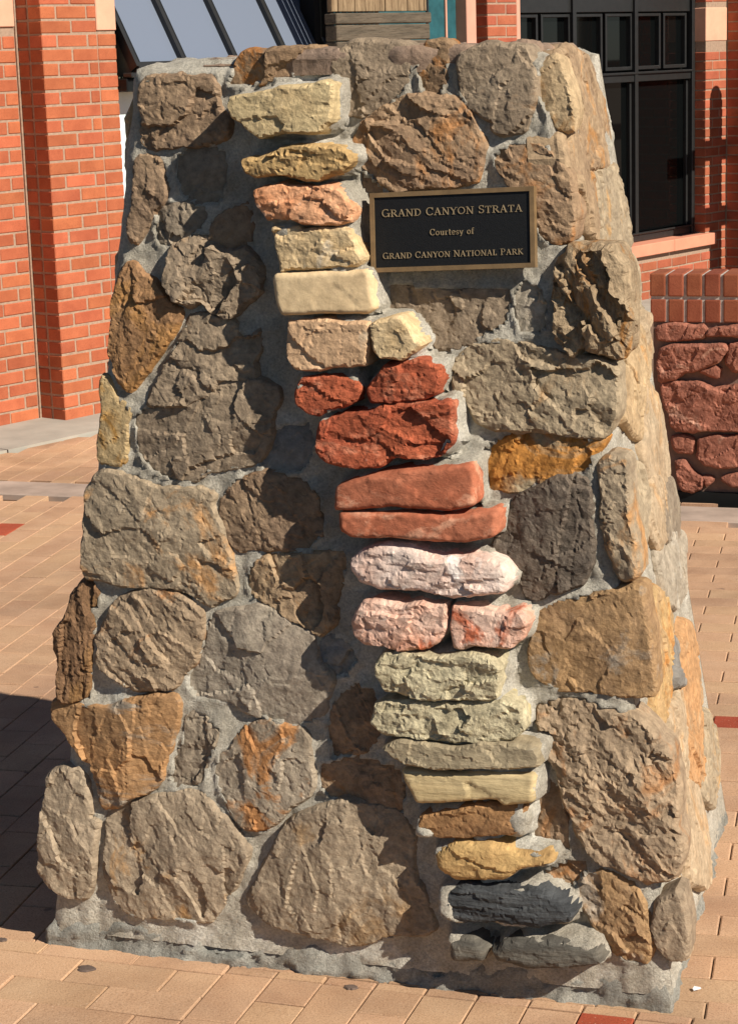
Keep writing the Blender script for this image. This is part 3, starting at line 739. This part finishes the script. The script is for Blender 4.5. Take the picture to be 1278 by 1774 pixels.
def mortar_h(stones, strat, seed, amp=1.0, base=.020):
    def f(pts):
        n = len(pts); d = np.full(n, .2); ds = np.full(n, .2); inside = np.zeros(n, bool)
        for P in stones:
            m = (pts[:, 0] > P[:, 0].min() - .07) & (pts[:, 0] < P[:, 0].max() + .07) & (pts[:, 1] > P[:, 1].min() - .07) & (pts[:, 1] < P[:, 1].max() + .07)
            if not m.any(): continue
            e, ins = poly_dist(pts[m], P); d[m] = np.minimum(d[m], np.where(ins, 0, e)); inside[m] |= ins
        for P in strat:
            m = (pts[:, 0] > P[:, 0].min() - .09) & (pts[:, 0] < P[:, 0].max() + .09) & (pts[:, 1] > P[:, 1].min() - .09) & (pts[:, 1] < P[:, 1].max() + .09)
            if not m.any(): continue
            e, ins = poly_dist(pts[m], P); ds[m] = np.minimum(ds[m], np.where(ins, 0, e))
        out = np.zeros(n)
        for i in range(n):
            x, z = pts[i]
            a = fbm(x * 14 + seed, z * 14, 3.3, 4); b = fbm(x * 46, z * 46 + seed, 7.1, 3); c2 = fbm((x + z) * 30 + 2 * a, (z - x) * 130 + seed, 2.0, 3)
            hh = base + amp * (.006 * a + .003 * b + .0022 * c2)
            hh += .012 * math.exp(-d[i] / .010) * (.75 + .7 * fbm(x * 9, z * 9, seed, 2))
            if inside[i]: hh = min(hh, .012)
            if ds[i] < .06:
                k = 1.0 / (1.0 + math.exp((ds[i] - .0055 - .004 * a) / .0025))
                hh = max(hh, k * (.088 + .008 * a + .005 * b))
            out[i] = hh
        return out
    return f
core = []
ZP = .03
core.append(field(165, 225, lambda z: z * TL, lambda z: WB - z * TR_ - SKEW * z * TF, ZP, ZT, m_front, mortar_h([s[3] for s in front], [s[3] for s in strata], 1.7)))
core.append(field(80, 150, lambda z: z * TF, lambda z: DB - z * TB, ZP, ZT, m_right, mortar_h([s[3] for s in side], [], 5.1, 1.0, .008)))
core.append(field(50, 90, lambda z: z * TB, lambda z: DB - z * TF, ZP, ZT, m_left, mortar_h(lefts, [], 8.2)))
core.append(field(60, 90, lambda z: z * TR_, lambda z: WB - SKEW * (DB - z * TB) - z * TL, ZP, ZT, m_back, mortar_h(backs, [], 9.3)))
def top_h(pts):
    return np.array([.012 + .012 * fbm(x * 6, y * 6, 2.2, 4) + .005 * fbm(x * 30, y * 30, 4, 3) for x, y in pts])
TY0, TY1, TX0, TX1 = ZT * TF, DB - ZT * TB, ZT * TL, WB - ZT * TR_
tv, tf = field(70, 36, lambda z: TX0, lambda z: TX1 - SKEW * z, TY0 - .010, TY1 + .010, m_top, top_h, top=True)
core.append((tv, tf))
cv, cf = [], []
for V, F in core:
    o = len(cv); cv += V; cf += [tuple(i + o for i in q) for q in F]
link('mortar', mesh('mortar', cv, cf, M['mortar'], True), mon)
# cap of thin flagstones bedded along the top
fl = [((.245, .23), (.44, .215), (.46, .33), (.25, .34)), ((.45, .198), (.66, .196), (.665, .35), (.47, .33)), ((.675, .198), (.86, .2), (.86, .36), (.675, .35)), ((.872, .2), (.955, .225), (.965, .38), (.872, .36)),
      ((.23, .35), (.46, .345), (.47, .66), (.24, .67)), ((.48, .345), (.73, .365), (.72, .68), (.48, .67)), ((.74, .37), (.955, .39), (.945, .67), (.735, .68))]
for k, q in enumerate(fl):
    r9 = random.Random(k); P = []
    for i in range(4):
        a, b = np.array(q[i]), np.array(q[(i + 1) % 4])
        for t in (0, .33, .66): P.append(a + (b - a) * t + np.array([r9.uniform(-.012, .012), r9.uniform(-.012, .012)]))
    add_stone(mon, 'flagstone', np.array(P), (.010 if k in (0, 4) else .028) + r9.uniform(-.004, .007), .8, 900 + k, m_top, ST['flag'], r0=.008, slope=.03, base=-.02, step=.009)

# concrete plinth
pv, pf = [], []; per = []
e0 = .012; WR0, WR1 = WB - .006, WB - SKEW * DB - .006
for (x0, y0, x1, y1, n) in ((-e0, -e0, WR0, -e0, 150), (WR0, -e0, WR1, DB + e0, 90), (WR1, DB + e0, -e0, DB + e0, 70), (-e0, DB + e0, -e0, -e0, 60)):
    for i in range(n): per.append((x0 + (x1 - x0) * i / n, y0 + (y1 - y0) * i / n))
levels = [(-.02, .010), (.0, .012), (.012, .012), (.024, .011), (.038, .010), (.052, .008), (.064, .004), (.074, -.004), (.078, -.03), (.079, -.06)]
cxm, cym = WB / 2, DB / 2
for lz, off in levels:
    for (x, y) in per:
        nx = (1 if x > WR0 - SKEW * max(y, 0) - .004 else -1 if x < 0 else 0); ny = (1 if y > DB else -1 if y < 0 else 0)
        zz = lz * .8 + (fbm(x * 6, y * 6, 1.5, 4) * .019 + fbm(x * 40, y * 40, lz * 40, 3) * .005) * (1 if lz > .03 else 0)
        dd = off + (fbm(x * 12 + 5, y * 12, lz * 22, 4) * .012 + fbm(x * 45, y * 45, lz * 60, 4) * .007) * (1 if lz < .07 else .5)
        sx, sy = (.0, .0) if nx * ny else (0, 0)
        pv.append((x + nx * dd + lz * (TL if nx < 0 else -TR_ if nx > 0 else 0), y + ny * dd + lz * (TF if ny < 0 else -TB if ny > 0 else 0), zz))
NP = len(per)
for r in range(len(levels) - 1):
    for i in range(NP): pf.append((r * NP + i, r * NP + (i + 1) % NP, (r + 1) * NP + (i + 1) % NP, (r + 1) * NP + i))
link('plinth', mesh('plinth', pv, pf, M['plinth'], True), mon)

# ------------------------------------------------------------------ plaque with raised bronze lettering
def arc(cx, cy, rx, ry, a0, a1, n=9):
    return [(cx + rx * math.cos(math.radians(a0 + (a1 - a0) * k / n)), cy + ry * math.sin(math.radians(a0 + (a1 - a0) * k / n))) for k in range(n + 1)]
W1, W2 = .15, .075
def sf(x, y, w=.17): return ([(x - w, y), (x + w, y)], W2)
GL = {
 'G': (.92, [(arc(.45, .5, .40, .47, 48, 330, 14), .12), ([(.80, .02), (.80, .44)], W1), sf(.78, .44)]),
 'R': (.90, [([(.2, 0), (.2, 1)], W1), (([(.2, .97), (.42, .97)] + arc(.42, .745, .26, .225, 90, -90, 8) + [(.2, .52)]), .10), ([(.42, .52), (.84, .02)], .14), sf(.2, .02), sf(.84, .03, .1), sf(.12, .98, .1)]),
 'A': (.90, [([(.10, .02), (.42, .98)], W2), ([(.42, 1.0), (.76, .02)], W1), ([(.22, .36), (.64, .36)], W2), sf(.10, .02, .13), sf(.77, .02, .15)]),
 'N': (.98, [([(.18, 0), (.18, 1)], W2), ([(.14, 1), (.82, .0)], W1), ([(.82, 0), (.82, 1)], W2), sf(.18, .02, .15), sf(.12, .98, .12), sf(.82, .98, .15)]),
 'D': (.95, [([(.2, 0), (.2, 1)], W1), (([(.2, .97), (.38, .97)] + arc(.38, .5, .44, .47, 90, -90, 12) + [(.2, .03)]), .11), sf(.14, .02, .12), sf(.14, .98, .12)]),
 'C': (.86, [(arc(.46, .5, .40, .47, 48, 318, 14), .12), ([(.76, .70), (.76, .97)], W2)]),
 'Y': (.86, [([(.08, .98), (.43, .48)], W1), ([(.78, .98), (.43, .48)], W2), ([(.43, .5), (.43, 0)], W1), sf(.43, .02), sf(.08, .98, .13), sf(.78, .98, .12)]),
 'O': (.98, [(arc(.48, .5, .41, .47, 0, 360, 20), .12)]),
 'S': (.66, [(arc(.33, .745, .23, .225, 20, 250, 9) + arc(.33, .265, .25, .235, 80, -160, 10), .11), ([(.56, .75), (.56, .97)], W2), ([(.09, .03), (.09, .26)], W2)]),
 'T': (.82, [([(.06, .96), (.76, .96)], .09), ([(.41, 0), (.41, .96)], W1), sf(.41, .02), ([(.06, .97), (.06, .76)], W2), ([(.76, .97), (.76, .76)], W2)]),
 'I': (.46, [([(.23, 0), (.23, 1)], W1), sf(.23, .02), sf(.23, .98)]),
 'L': (.72, [([(.2, 0), (.2, 1)], W1), ([(.2, .04), (.64, .04)], .09), ([(.64, .03), (.64, .24)], W2), sf(.2, .98)]),
 'P': (.80, [([(.2, 0), (.2, 1)], W1), (([(.2, .97), (.42, .97)] + arc(.42, .72, .26, .25, 90, -90, 8) + [(.2, .47)]), .10), sf(.2, .02), sf(.12, .98, .1)]),
 'K': (.90, [([(.2, 0), (.2, 1)], W1), ([(.2, .42), (.74, .97)], W2), ([(.36, .58), (.82, .02)], .14), sf(.2, .02), sf(.2, .98), sf(.82, .03, .1), sf(.74, .98, .12)]),
 'o': (.64, [(arc(.32, .32, .25, .30, 0, 360, 16), .11)]),
 'u': (.70, [([(.17, .62), (.17, .2)] + arc(.35, .2, .18, .18, 180, 300, 5), .12), ([(.54, 0), (.54, .62)], .13), sf(.10, .61, .07), sf(.47, .61, .07)]),
 'r': (.50, [([(.17, 0), (.17, .62)], .13), (arc(.33, .42, .16, .18, 180, 60, 5), .10), sf(.18, .02, .14), sf(.1, .61, .07)]),
 't': (.44, [([(.2, .85), (.2, .14)] + arc(.32, .14, .12, .12, 180, 300, 4), .12), ([(.04, .60), (.40, .60)], .08)]),
 'e': (.60, [(arc(.31, .32, .24, .30, 10, 310, 13), .11), ([(.09, .34), (.54, .36)], .07)]),
 's': (.50, [(arc(.25, .465, .16, .14, 20, 250, 7) + arc(.25, .175, .18, .155, 80, -160, 8), .10)]),
 'y': (.62, [([(.08, .61), (.32, .05)], .12), ([(.55, .61), (.25, -.22), (.12, -.26)], .08), sf(.08, .61, .09), sf(.54, .61, .08)]),
 'f': (.40, [([(.18, 0), (.18, .8)] + arc(.31, .8, .13, .15, 180, 50, 4), .12), ([(.03, .60), (.38, .60)], .08), sf(.18, .02, .13)]),
 ' ': (.42, []),
}
def line_mesh(name, text, cap, width, big=1.0):
    V, F = [], []; x = 0.0; pos = []
    for k, ch in enumerate(text):
        s = big if (k == 0 or text[k - 1] == ' ') and ch.isupper() else 1.0
        pos.append((x, s, ch)); x += GL[ch][0] * s + .10
    tot = x - .10; kx = width / tot
    for x0, s, ch in pos:
        for pl, wd in GL[ch][1]:
            for a, b in zip(pl[:-1], pl[1:]):
                A = np.array(((x0 + a[0] * s) * kx, a[1] * s * cap)); B = np.array(((x0 + b[0] * s) * kx, b[1] * s * cap))
                d = B - A; L = np.linalg.norm(d)
                if L < 1e-7: continue
                d /= L; nrm = np.array((-d[1], d[0])) * wd * cap * .5; A = A - d * wd * cap * .18; B = B + d * wd * cap * .18
                o = len(V)
                for z in (0, .0016):
                    k2 = 1.0 if z == 0 else .86
                    for p in (A - nrm * k2, B - nrm * k2, B + nrm * k2, A + nrm * k2): V.append((p[0] - width / 2, p[1], z))
                F += [(o + 4, o + 5, o + 6, o + 7), (o, o + 1, o + 5, o + 4), (o + 1, o + 2, o + 6, o + 5), (o + 2, o + 3, o + 7, o + 6), (o + 3, o, o + 4, o + 7)]
    return mesh(name, V, F, M['letter'])
PW, PH, PT = .314, .147, .016
pq = empty('plaque_tmp')
bpy.data.objects.remove(pq)
pl = bevel_box('plaque', PW - .004, PH - .004, PT, .002, M['plaqueblack'])
PC = Vector((.838, 1.443 * TF - .048, 1.443))
plaque = link('plaque', pl, mon, PC, (math.radians(90 - 5.0), math.radians(0), 0))
plaque.rotation_euler = (Matrix.Rotation(math.radians(90 - 7), 4, 'X') @ Matrix.Rotation(math.radians(1.9), 4, 'Z')).to_euler()
plaque['label'] = 'black plaque with bronze rim and raised lettering'
rv, rf = [], []
for (x0, x1, y0, y1) in ((-PW / 2, PW / 2, PH / 2 - .0085, PH / 2), (-PW / 2, PW / 2, -PH / 2, -PH / 2 + .0085), (-PW / 2, -PW / 2 + .0085, -PH / 2 + .0085, PH / 2 - .0085), (PW / 2 - .0085, PW / 2, -PH / 2 + .0085, PH / 2 - .0085)):
    v, f = box_vf(x0, x1, y0, y1, -PT / 2 - .001, PT / 2 + .003, len(rv)); rv += v; rf += f
link('rim', mesh('rim', rv, rf, M['bronze']), plaque)
for txt, cap, wd, y, big in (('GRAND CANYON STRATA', .0128, .268, .0285, 1.12), ('Courtesy of', .0115, .084, -.0085, 1.0), ('GRAND CANYON NATIONAL PARK', .0102, .268, -.049, 1.12)):
    link('lettering', line_mesh('lettering', txt, cap, wd, big), plaque, (0, y, PT / 2))
# mortar pad that the plaque is bedded on
bedv, bedf = box_vf(-PW / 2 + .012, PW / 2 - .012, -PH / 2 + .012, PH / 2 - .012, -.06, -PT / 2 + .001)
link('mortar_bed', mesh('mortar_bed', bedv, bedf, M['mortar']), plaque)

# ================================================================== brick building behind (frame: x along the wall, -y out of the wall)
PHI = math.radians(51); G0 = Vector((-1.5, 10.36, 0))
SX = Vector((math.cos(PHI), math.sin(PHI), 0)); NX = Vector((math.sin(PHI), -math.cos(PHI), 0))
bld = empty('brick_building', G0, PHI)
tag(bld, 'orange brick building with stone trimmed piers, glazed lean-to roof and dark framed window', 'building')
CH, BH, JT = .0677, .0575, .010
bricks = []         # part, x, d (out), z, length, depth, height
def core_box(name, s0, s1, d0, d1, z0, z1, mat=None):
    v, f = box_vf(s0, s1, -d1, -d0, z0, z1)
    return link(name, mesh(name, v, f, mat or M['wallmortar']), bld)
def lay(part, s0, s1, d, z0, z1, par=0, depth=.09, off=0.0):
    for k in range(int(round(z0 / CH)), int(z1 / CH + .02)):
        z = k * CH + CH / 2; x = s0
        first = (.0965 if (k + par) % 2 else .1935) - off
        L = max(.03, first)
        while x < s1 - .012:
            L = min(L, s1 - x)
            if s1 - x - L < .035: L = s1 - x
            bricks.append((part, x + L / 2, d - depth / 2, z, L, depth)); x += L + JT; L = .1935
def lay_side(part, s, d0, d1, z0, z1, par=0, depth=.09):
    """face that looks towards -x; bricks between d0 (deep) and d1 (front)"""
    for k in range(int(round(z0 / CH)), int(z1 / CH + .02)):
        z = k * CH + CH / 2; x = d0; L = .0965 if (k + par) % 2 else .1935
        while x < d1 - .012:
            L = min(L, d1 - x)
            if d1 - x - L < .03: L = d1 - x
            bricks.append((part, s + depth / 2, x + L / 2, z, depth, L)); x += L + JT; L = .1935
E4 = .004
# recessed wall at the left
p = core_box('recessed_wall', -1.6, -.002, -.5, -.18 - E4, 0, 2.75); lay(p, -1.6, -.012, -.18, 0, 1.93, 0, .09, .02)
part_box('stone_block', bld, -.60, -.012, .172, .30, 1.936, 2.30, M['sandstone'])
part_box('stone_block', bld, -1.21, -.61, .172, .30, 1.936, 2.30, M['sandstone'])
part_box('caulk_joint', bld, -.010, .001, .172, .19, 0, 2.6, M['wallmortar'], .003)
# left pier with its narrow step
p = core_box('pier', .004, .366, -.5, -E4, 0, 2.75); lay(p, 0, .369, 0, 0, 2.72, 0); lay_side(p, 0, -.178, -.1, 0, 2.72, 1, .1)
p2 = core_box('pier_step', .366, .500, -.5, -.006 - E4, 0, 1.905); lay(p2, .379, .504, -.006, 0, 1.90, 1)
part_box('stone_block', bld, .372, .507, .003, .2, 1.909, 2.32, M['sandstone'])
# glazed lean-to
wp = core_box('white_wall', .50, 2.15, -.30, -.10, 0, 1.66, M['white'])
part_box('eave_beam', bld, .505, 2.10, -.055, .10, 1.606, 1.672, M['black'], .006)
part_box('gutter', bld, .510, 2.10, -.085, -.02, 1.676, 1.700, M['frame'], .005)
slope = [(.060, 1.715), (-.36, 2.45)]                 # (out, up) of the glass at eave and at the wall
def slope_pt(s, t, lift=0):
    d = slope[0][0] + t * (slope[1][0] - slope[0][0]); z = slope[0][1] + t * (slope[1][1] - slope[0][1])
    nx, nz = .735, .42; q = math.hypot(nx, nz)
    return (s, -(d + lift * nx / q), z + lift * nz / q)
def slope_box(name, s0, s1, t0, t1, l0, l1, mat, parent):
    v = [slope_pt(s, t, l) for l in (l0, l1) for (s, t) in ((s0, t0), (s1, t0), (s1, t1), (s0, t1))]
    f = [(0, 3, 2, 1), (4, 5, 6, 7), (0, 1, 5, 4), (1, 2, 6, 5), (2, 3, 7, 6), (3, 0, 4, 7)]
    return link(name, mesh(name, v, f, mat), parent)
sg = [.575, .922, 1.315, 1.735, 2.10]
lean = slope_box('lean_to_roof', .56, 2.12, -.03, .03, -.03, .03, M['frame'], bld)
for a, b in zip(sg[:-1], sg[1:]):
    slope_box('roof_pane', a + .024, b - .024, .03, 1.0, -.004, .004, M['roofglass'], lean)
for k, a in enumerate(sg):
    w = .03
    slope_box('roof_bar', a - w, a - .006, .0, 1.0, -.02, .034, M['frame'], lean)
    slope_box('roof_bar_cap', a + .006, a + .022, .0, 1.0, -.02, .020, M['black'], lean)
tv_ = [slope_pt(.552, 0, -.02), slope_pt(.552, 1, -.02), (.552, .36, 1.68), (.552, -.05, 1.68)]
tv_ += [(x + .02, y, z) for x, y, z in tv_]
link('gable_panel', mesh('gable_panel', tv_, [(0, 1, 2, 3), (7, 6, 5, 4), (0, 4, 5, 1), (1, 5, 6, 2), (2, 6, 7, 3), (3, 7, 4, 0)], M['olive']), bld)
core_box('back_wall', .50, 6.7, -.62, -.42, 0, 2.75, M['olive'])
part_box('downpipe', bld, 2.04, 2.178, -.02, .12, 0, 2.75, M['black'], .02)
# teal door with its trim
door = part_box('door', bld, 2.20, 3.50, .10, .15, .02, 2.75, M['teal'], .004)
for a in (2.30, 2.72, 3.20, 3.385): link('door_rail', bevel_box('door_rail', .016, .016, 2.6, .003, M['frame'] if a != 3.385 else M['jamb']), door, (a - 2.85, -.031, 0))
part_box('jamb', bld, 3.50, 3.60, .02, .2, 0, 2.75, M['jamb'])
# middle pier
p = core_box('pier', 3.694, 3.999, -.5, -E4, 0, 2.75); lay(p, 3.69, 4.003, 0, 0, 2.72, 1); lay_side(p, 3.69, -.30, -.1, 0, 2.72, 0, .1)
part_box('jamb', bld, 4.006, 4.05, .004, .3, .41, 2.75, M['jamb'])
core_box('filler_wall', 3.60, 3.70, -.42, -.2, 0, 2.75, M['jamb'])
# wall below the window, sill
p = core_box('sill_wall', 4.003, 6.44, -.30, .0, 0, .314); lay(p, 4.003, 6.44, E4, 0, .30, 0, .09, .05)
for a, b in ((4.05, 4.65), (4.653, 5.25), (5.253, 5.85), (5.853, 6.445)):
    part_box('window_sill', bld, a, b, -.045, .165, .319, .402, M['sill'], .004)
# window
D0 = -.155
win = part_box('window', bld, 4.06, 6.36, .17, .20, .405, 2.75, M['black'], .003)
wc = Vector(((4.06 + 6.36) / 2, .185, (.405 + 2.75) / 2))
def wbox(name, s0, s1, d0, d1, z0, z1, mat, b=.003):
    me = bevel_box(name, s1 - s0, d1 - d0, z1 - z0, b, mat)
    return link(name, me, win, (((s0 + s1) / 2) - wc.x, -((d0 + d1) / 2) - wc.y, (z0 + z1) / 2 - wc.z))
edges = [4.285, 4.42, 4.80, 5.19, 5.57, 5.945, 6.30]
edges[0] = 4.08
wbox('transom', 4.07, 6.35, -.165, -.10, 1.505, 1.572, M['frame'])
wbox('transom_bead', 4.07, 6.33, -.10, -.085, 1.556, 1.570, M['frame'])
wbox('head_rail', 4.07, 6.35, -.165, -.11, 1.975, 2.08, M['frame'])
wbox('bottom_rail', 4.07, 6.35, -.165, -.10, .406, .455, M['frame'])
wbox('bottom_bead', 4.07, 6.33, -.10, -.085, .455, .468, M['frame'])
wbox('stile', 6.315, 6.352, -.165, -.085, .406, 2.70, M['frame'])
for k, (a, b) in enumerate(zip(edges[:-1], edges[1:])):
    wbox('pane', a + .05, b - .03, -.165, -.155, 1.61, 1.95, M['glass'], .001)
    for (x0, x1, z0, z1) in ((a + .03, a + .05, 1.585, 1.965), (b - .03, b - .008, 1.585, 1.965), (a + .05, b - .03, 1.585, 1.61), (a + .05, b - .03, 1.945, 1.965)):
        wbox('sash_bead', x0, x1, -.165, -.118, z0, z1, M['frame'])
    wbox('pane', a + .03, b - .03, -.165, -.155, 2.10, 2.68, M['glass'], .001)
for x in (4.80, 5.57): wbox('mullion', x - .018, x + .022, -.165, -.09, .455, 2.70, M['frame'])
for a, b in ((4.09, 4.78), (4.83, 5.55), (5.60, 6.315)):
    wbox('pane', a, b, -.165, -.150, .468, 1.505, M['glass'], .001)
    wbox('sash_bead', b - .022, b, -.15, -.12, .468, 1.50, M['frame'])
# right pier, its stone block and the wing beyond
p = core_box('pier', 6.361, 6.655, -.5, -E4, 0, 2.75)
lay(p, 6.357, 6.655, 0, 0, 1.755, 0); lay_side(p, 6.357, -.30, -.1, .0, 1.755, 1, .1)
part_box('stone_block', bld, 6.354, 6.655, -.002, .35, 1.764, 1.997, M['sandstone'])
lay(p, 6.357, 6.655, 0, 2.03, 2.72, 1); lay_side(p, 6.357, -.30, -.1, 2.03, 2.72, 0, .1)
p = core_box('wing_wall', 6.664, 9.5, -.5, .55, 0, 2.75); lay_side(p, 6.66, .005, .555, 0, 2.72, 1)
lay(p, 6.76, 9.4, .555, 0, 2.72, 0)

bc = {}
def bmesh_for(L, D, mat):
    key = (round(L, 3), round(D, 3), mat.name)
    if key not in bc: bc[key] = bevel_box('brick', L, D, BH, .004, mat)
    return bc[key]
vis = []
for i, (part, x, d, z, L, D) in enumerate(bricks):
    w = G0 + SX * x + NX * d + Vector((0, 0, z))
    vis.append((in_view(w, 14), i))
vis.sort(key=lambda t: -t[0])
keep = set(i for s_, i in vis[:300] if s_ > 0)
rb = random.Random(5); rest = {}
for i, (part, x, d, z, L, D) in enumerate(bricks):
    mat = M['brick'] if x < 3 else M['brick2']
    jx, jd, jz = rb.uniform(-.0012, .0012), rb.uniform(-.0015, .0012), rb.uniform(-.0012, .0012)
    if i in keep:
        link('brick', bmesh_for(L, D, mat), part, (x + jx, -(d + jd), z + jz), (rb.uniform(-.004, .004), rb.uniform(-.004, .004), rb.uniform(-.004, .004)))
    else:
        v, f = box_vf(x + jx - L / 2, x + jx + L / 2, -(d + jd) - D / 2, -(d + jd) + D / 2, z + jz - BH / 2, z + jz + BH / 2, 0)
        R = rest.setdefault(mat.name, ([], [])); o = len(R[0]); R[0].extend(v); R[1].extend([tuple(a + o for a in q) for q in f])
for k, (v, f) in rest.items():
    o = link('brickwork', mesh('brickwork', v, f, bpy.data.materials[k]), bld); o['kind'] = 'stuff'

# sidewalk strip along the wall
sv, sf_ = [], []
for k in range(9):
    v, f = box_vf(-3.2 + k * 1.25 + .004, -3.2 + (k + 1) * 1.25 - .004, -.352, .175, -.05, .012, len(sv)); sv += v; sf_ += f
tag(link('sidewalk', mesh('sidewalk', sv, sf_, M['concrete']), None, G0, (0, 0, PHI)), kind='structure')

# ================================================================== timber board in front of the wall
tb = empty('timber_sign', G0 + SX * 2.3 + NX * .25, PHI)
tag(tb, 'weathered timber board of upright planks over a dark beam, behind the monument top', 'sign')
rr = random.Random(9); x = -.43
while x < .405:
    w = min(rr.uniform(.035, .075), .415 - x)
    o = link('plank', bevel_box('plank', w - .003, .03 + rr.uniform(0, .012), .92, .003, M['plank']), tb, (x + w / 2, 0, 1.982 + .46)); x += w
link('beam', bevel_box('beam', .85, .09, .058, .006, M['beam']), tb, (-.005, -.005, 1.945))
link('beam', bevel_box('beam', .835, .085, .085, .006, M['beam']), tb, (-.01, -.005, 1.868))
link('beam', bevel_box('beam', .84, .09, .08, .006, M['beam']), tb, (-.005, -.002, 1.782))
for sx in (-.36, .36): link('post', bevel_box('post', .1, .1, 1.76, .008, M['beam']), tb, (sx, .01, .865))

# ================================================================== low red stone wall at the right
LWO = ORG + UX * .0 + VX * 4.42
lw = empty('low_stone_wall', ORG + UX * .409 + VX * 4.42, TH)
tag(lw, 'low red sandstone wall capped with two courses of brown bricks on edge', 'wall')
LX = .409
v, f = box_vf(.012, 3.0, .012, .36, -.02, .86); link('mortar', mesh('mortar', v, f, M['lowmortar']), lw)
v, f = box_vf(.004, 2.9, .006, .19, .71, .892); link('cap_mortar', mesh('cap_mortar', v, f, M['capmortar']), lw)
for k in range(36):
    x = k * .0705 + .031
    link('brick', bevel_box('brick', .060, .20, .088, .006, M['capbrick'], 2), lw, (x, .098, .853), (rb.uniform(-.01, .01), 0, rb.uniform(-.01, .01)))
    link('brick', bevel_box('brick', .0595, .20, .088, .005, M['capbrick'], 2), lw, (x + .001, .101, .7535), (rb.uniform(-.006, .006), 0, rb.uniform(-.006, .006)))
m_low = lambda a, z, h: (a - LX, -h + .01, z)
for k, s in enumerate(LOW_STONES):
    add_stone(lw, 'stone', parse(s), 0.03 + (k % 3) * .008, 1.3, 950 + k, m_low, ST['redwall'], r0=.012, slope=.10, step=.007, grow=.006)
for k, P in enumerate(rubble(2.1, 0, 0, .04, .70, 21)):
    add_stone(lw, 'stone', P + np.array([.83, 0]), .04, 1.1, 980 + k, m_low, ST['redwall'], step=.02)
v, f = box_vf(.10, 3.0, -.012, .02, -.02, .042); link('dark_foot_strip', mesh('dark_foot_strip', v, f, M['black']), lw)  # black strip along the foot of the wall

# ================================================================== post and rail fence whose shadow falls on the right pier
fe = empty('timber_fence', G0 + SX * 6.505 + NX * .77, PHI)
tag(fe, 'round topped timber post and rail fence beside the right brick pier, just outside the frame', 'fence')
def rpost(x):
    n = 20; V, F = [], []
    prof = [(.0, .09), (1.93, .09), (1.965, .085), (1.99, .07), (2.005, .045), (2.01, .0)]
    for z, r in prof:
        for k in range(n): V.append((math.cos(k / n * 6.2832) * r, math.sin(k / n * 6.2832) * r, z))
    for r in range(len(prof) - 1):
        for k in range(n): F.append((r * n + k, r * n + (k + 1) % n, (r + 1) * n + (k + 1) % n, (r + 1) * n + k))
    return link('post', mesh('post', V, F, M['fence'], True), fe, (x, 0, 0))
rpost(0); rpost(1.6)
for z in (1.585, 1.105): link('rail', bevel_box('rail', 2.3, .05, .12, .008, M['fence']), fe, (.72, 0, z))

# a scrap of paper by the corner of the base
ps = mesh('paper_scrap', [tuple(.6 * q for q in p_) for p_ in [(-.013, -.006, .001), (.012, -.008, .004), (.016, .004, .002), (-.004, .009, .007), (-.012, .004, .002), (-.013, -.006, .003), (.012, -.008, .006), (.016, .004, .004), (-.004, .009, .009), (-.012, .004, .004)]],
          [(4, 3, 2, 1, 0), (5, 6, 7, 8, 9), (0, 1, 6, 5), (1, 2, 7, 6), (2, 3, 8, 7), (3, 4, 9, 8), (4, 0, 5, 9)], M['paper'])
tag(link('paper_scrap', ps, None, ORG + UX * 1.300 + VX * .085 + Vector((0, 0, .002)), (0, 0, .3)), 'tiny scrap of white paper on the pavers at the monument foot', 'paper')
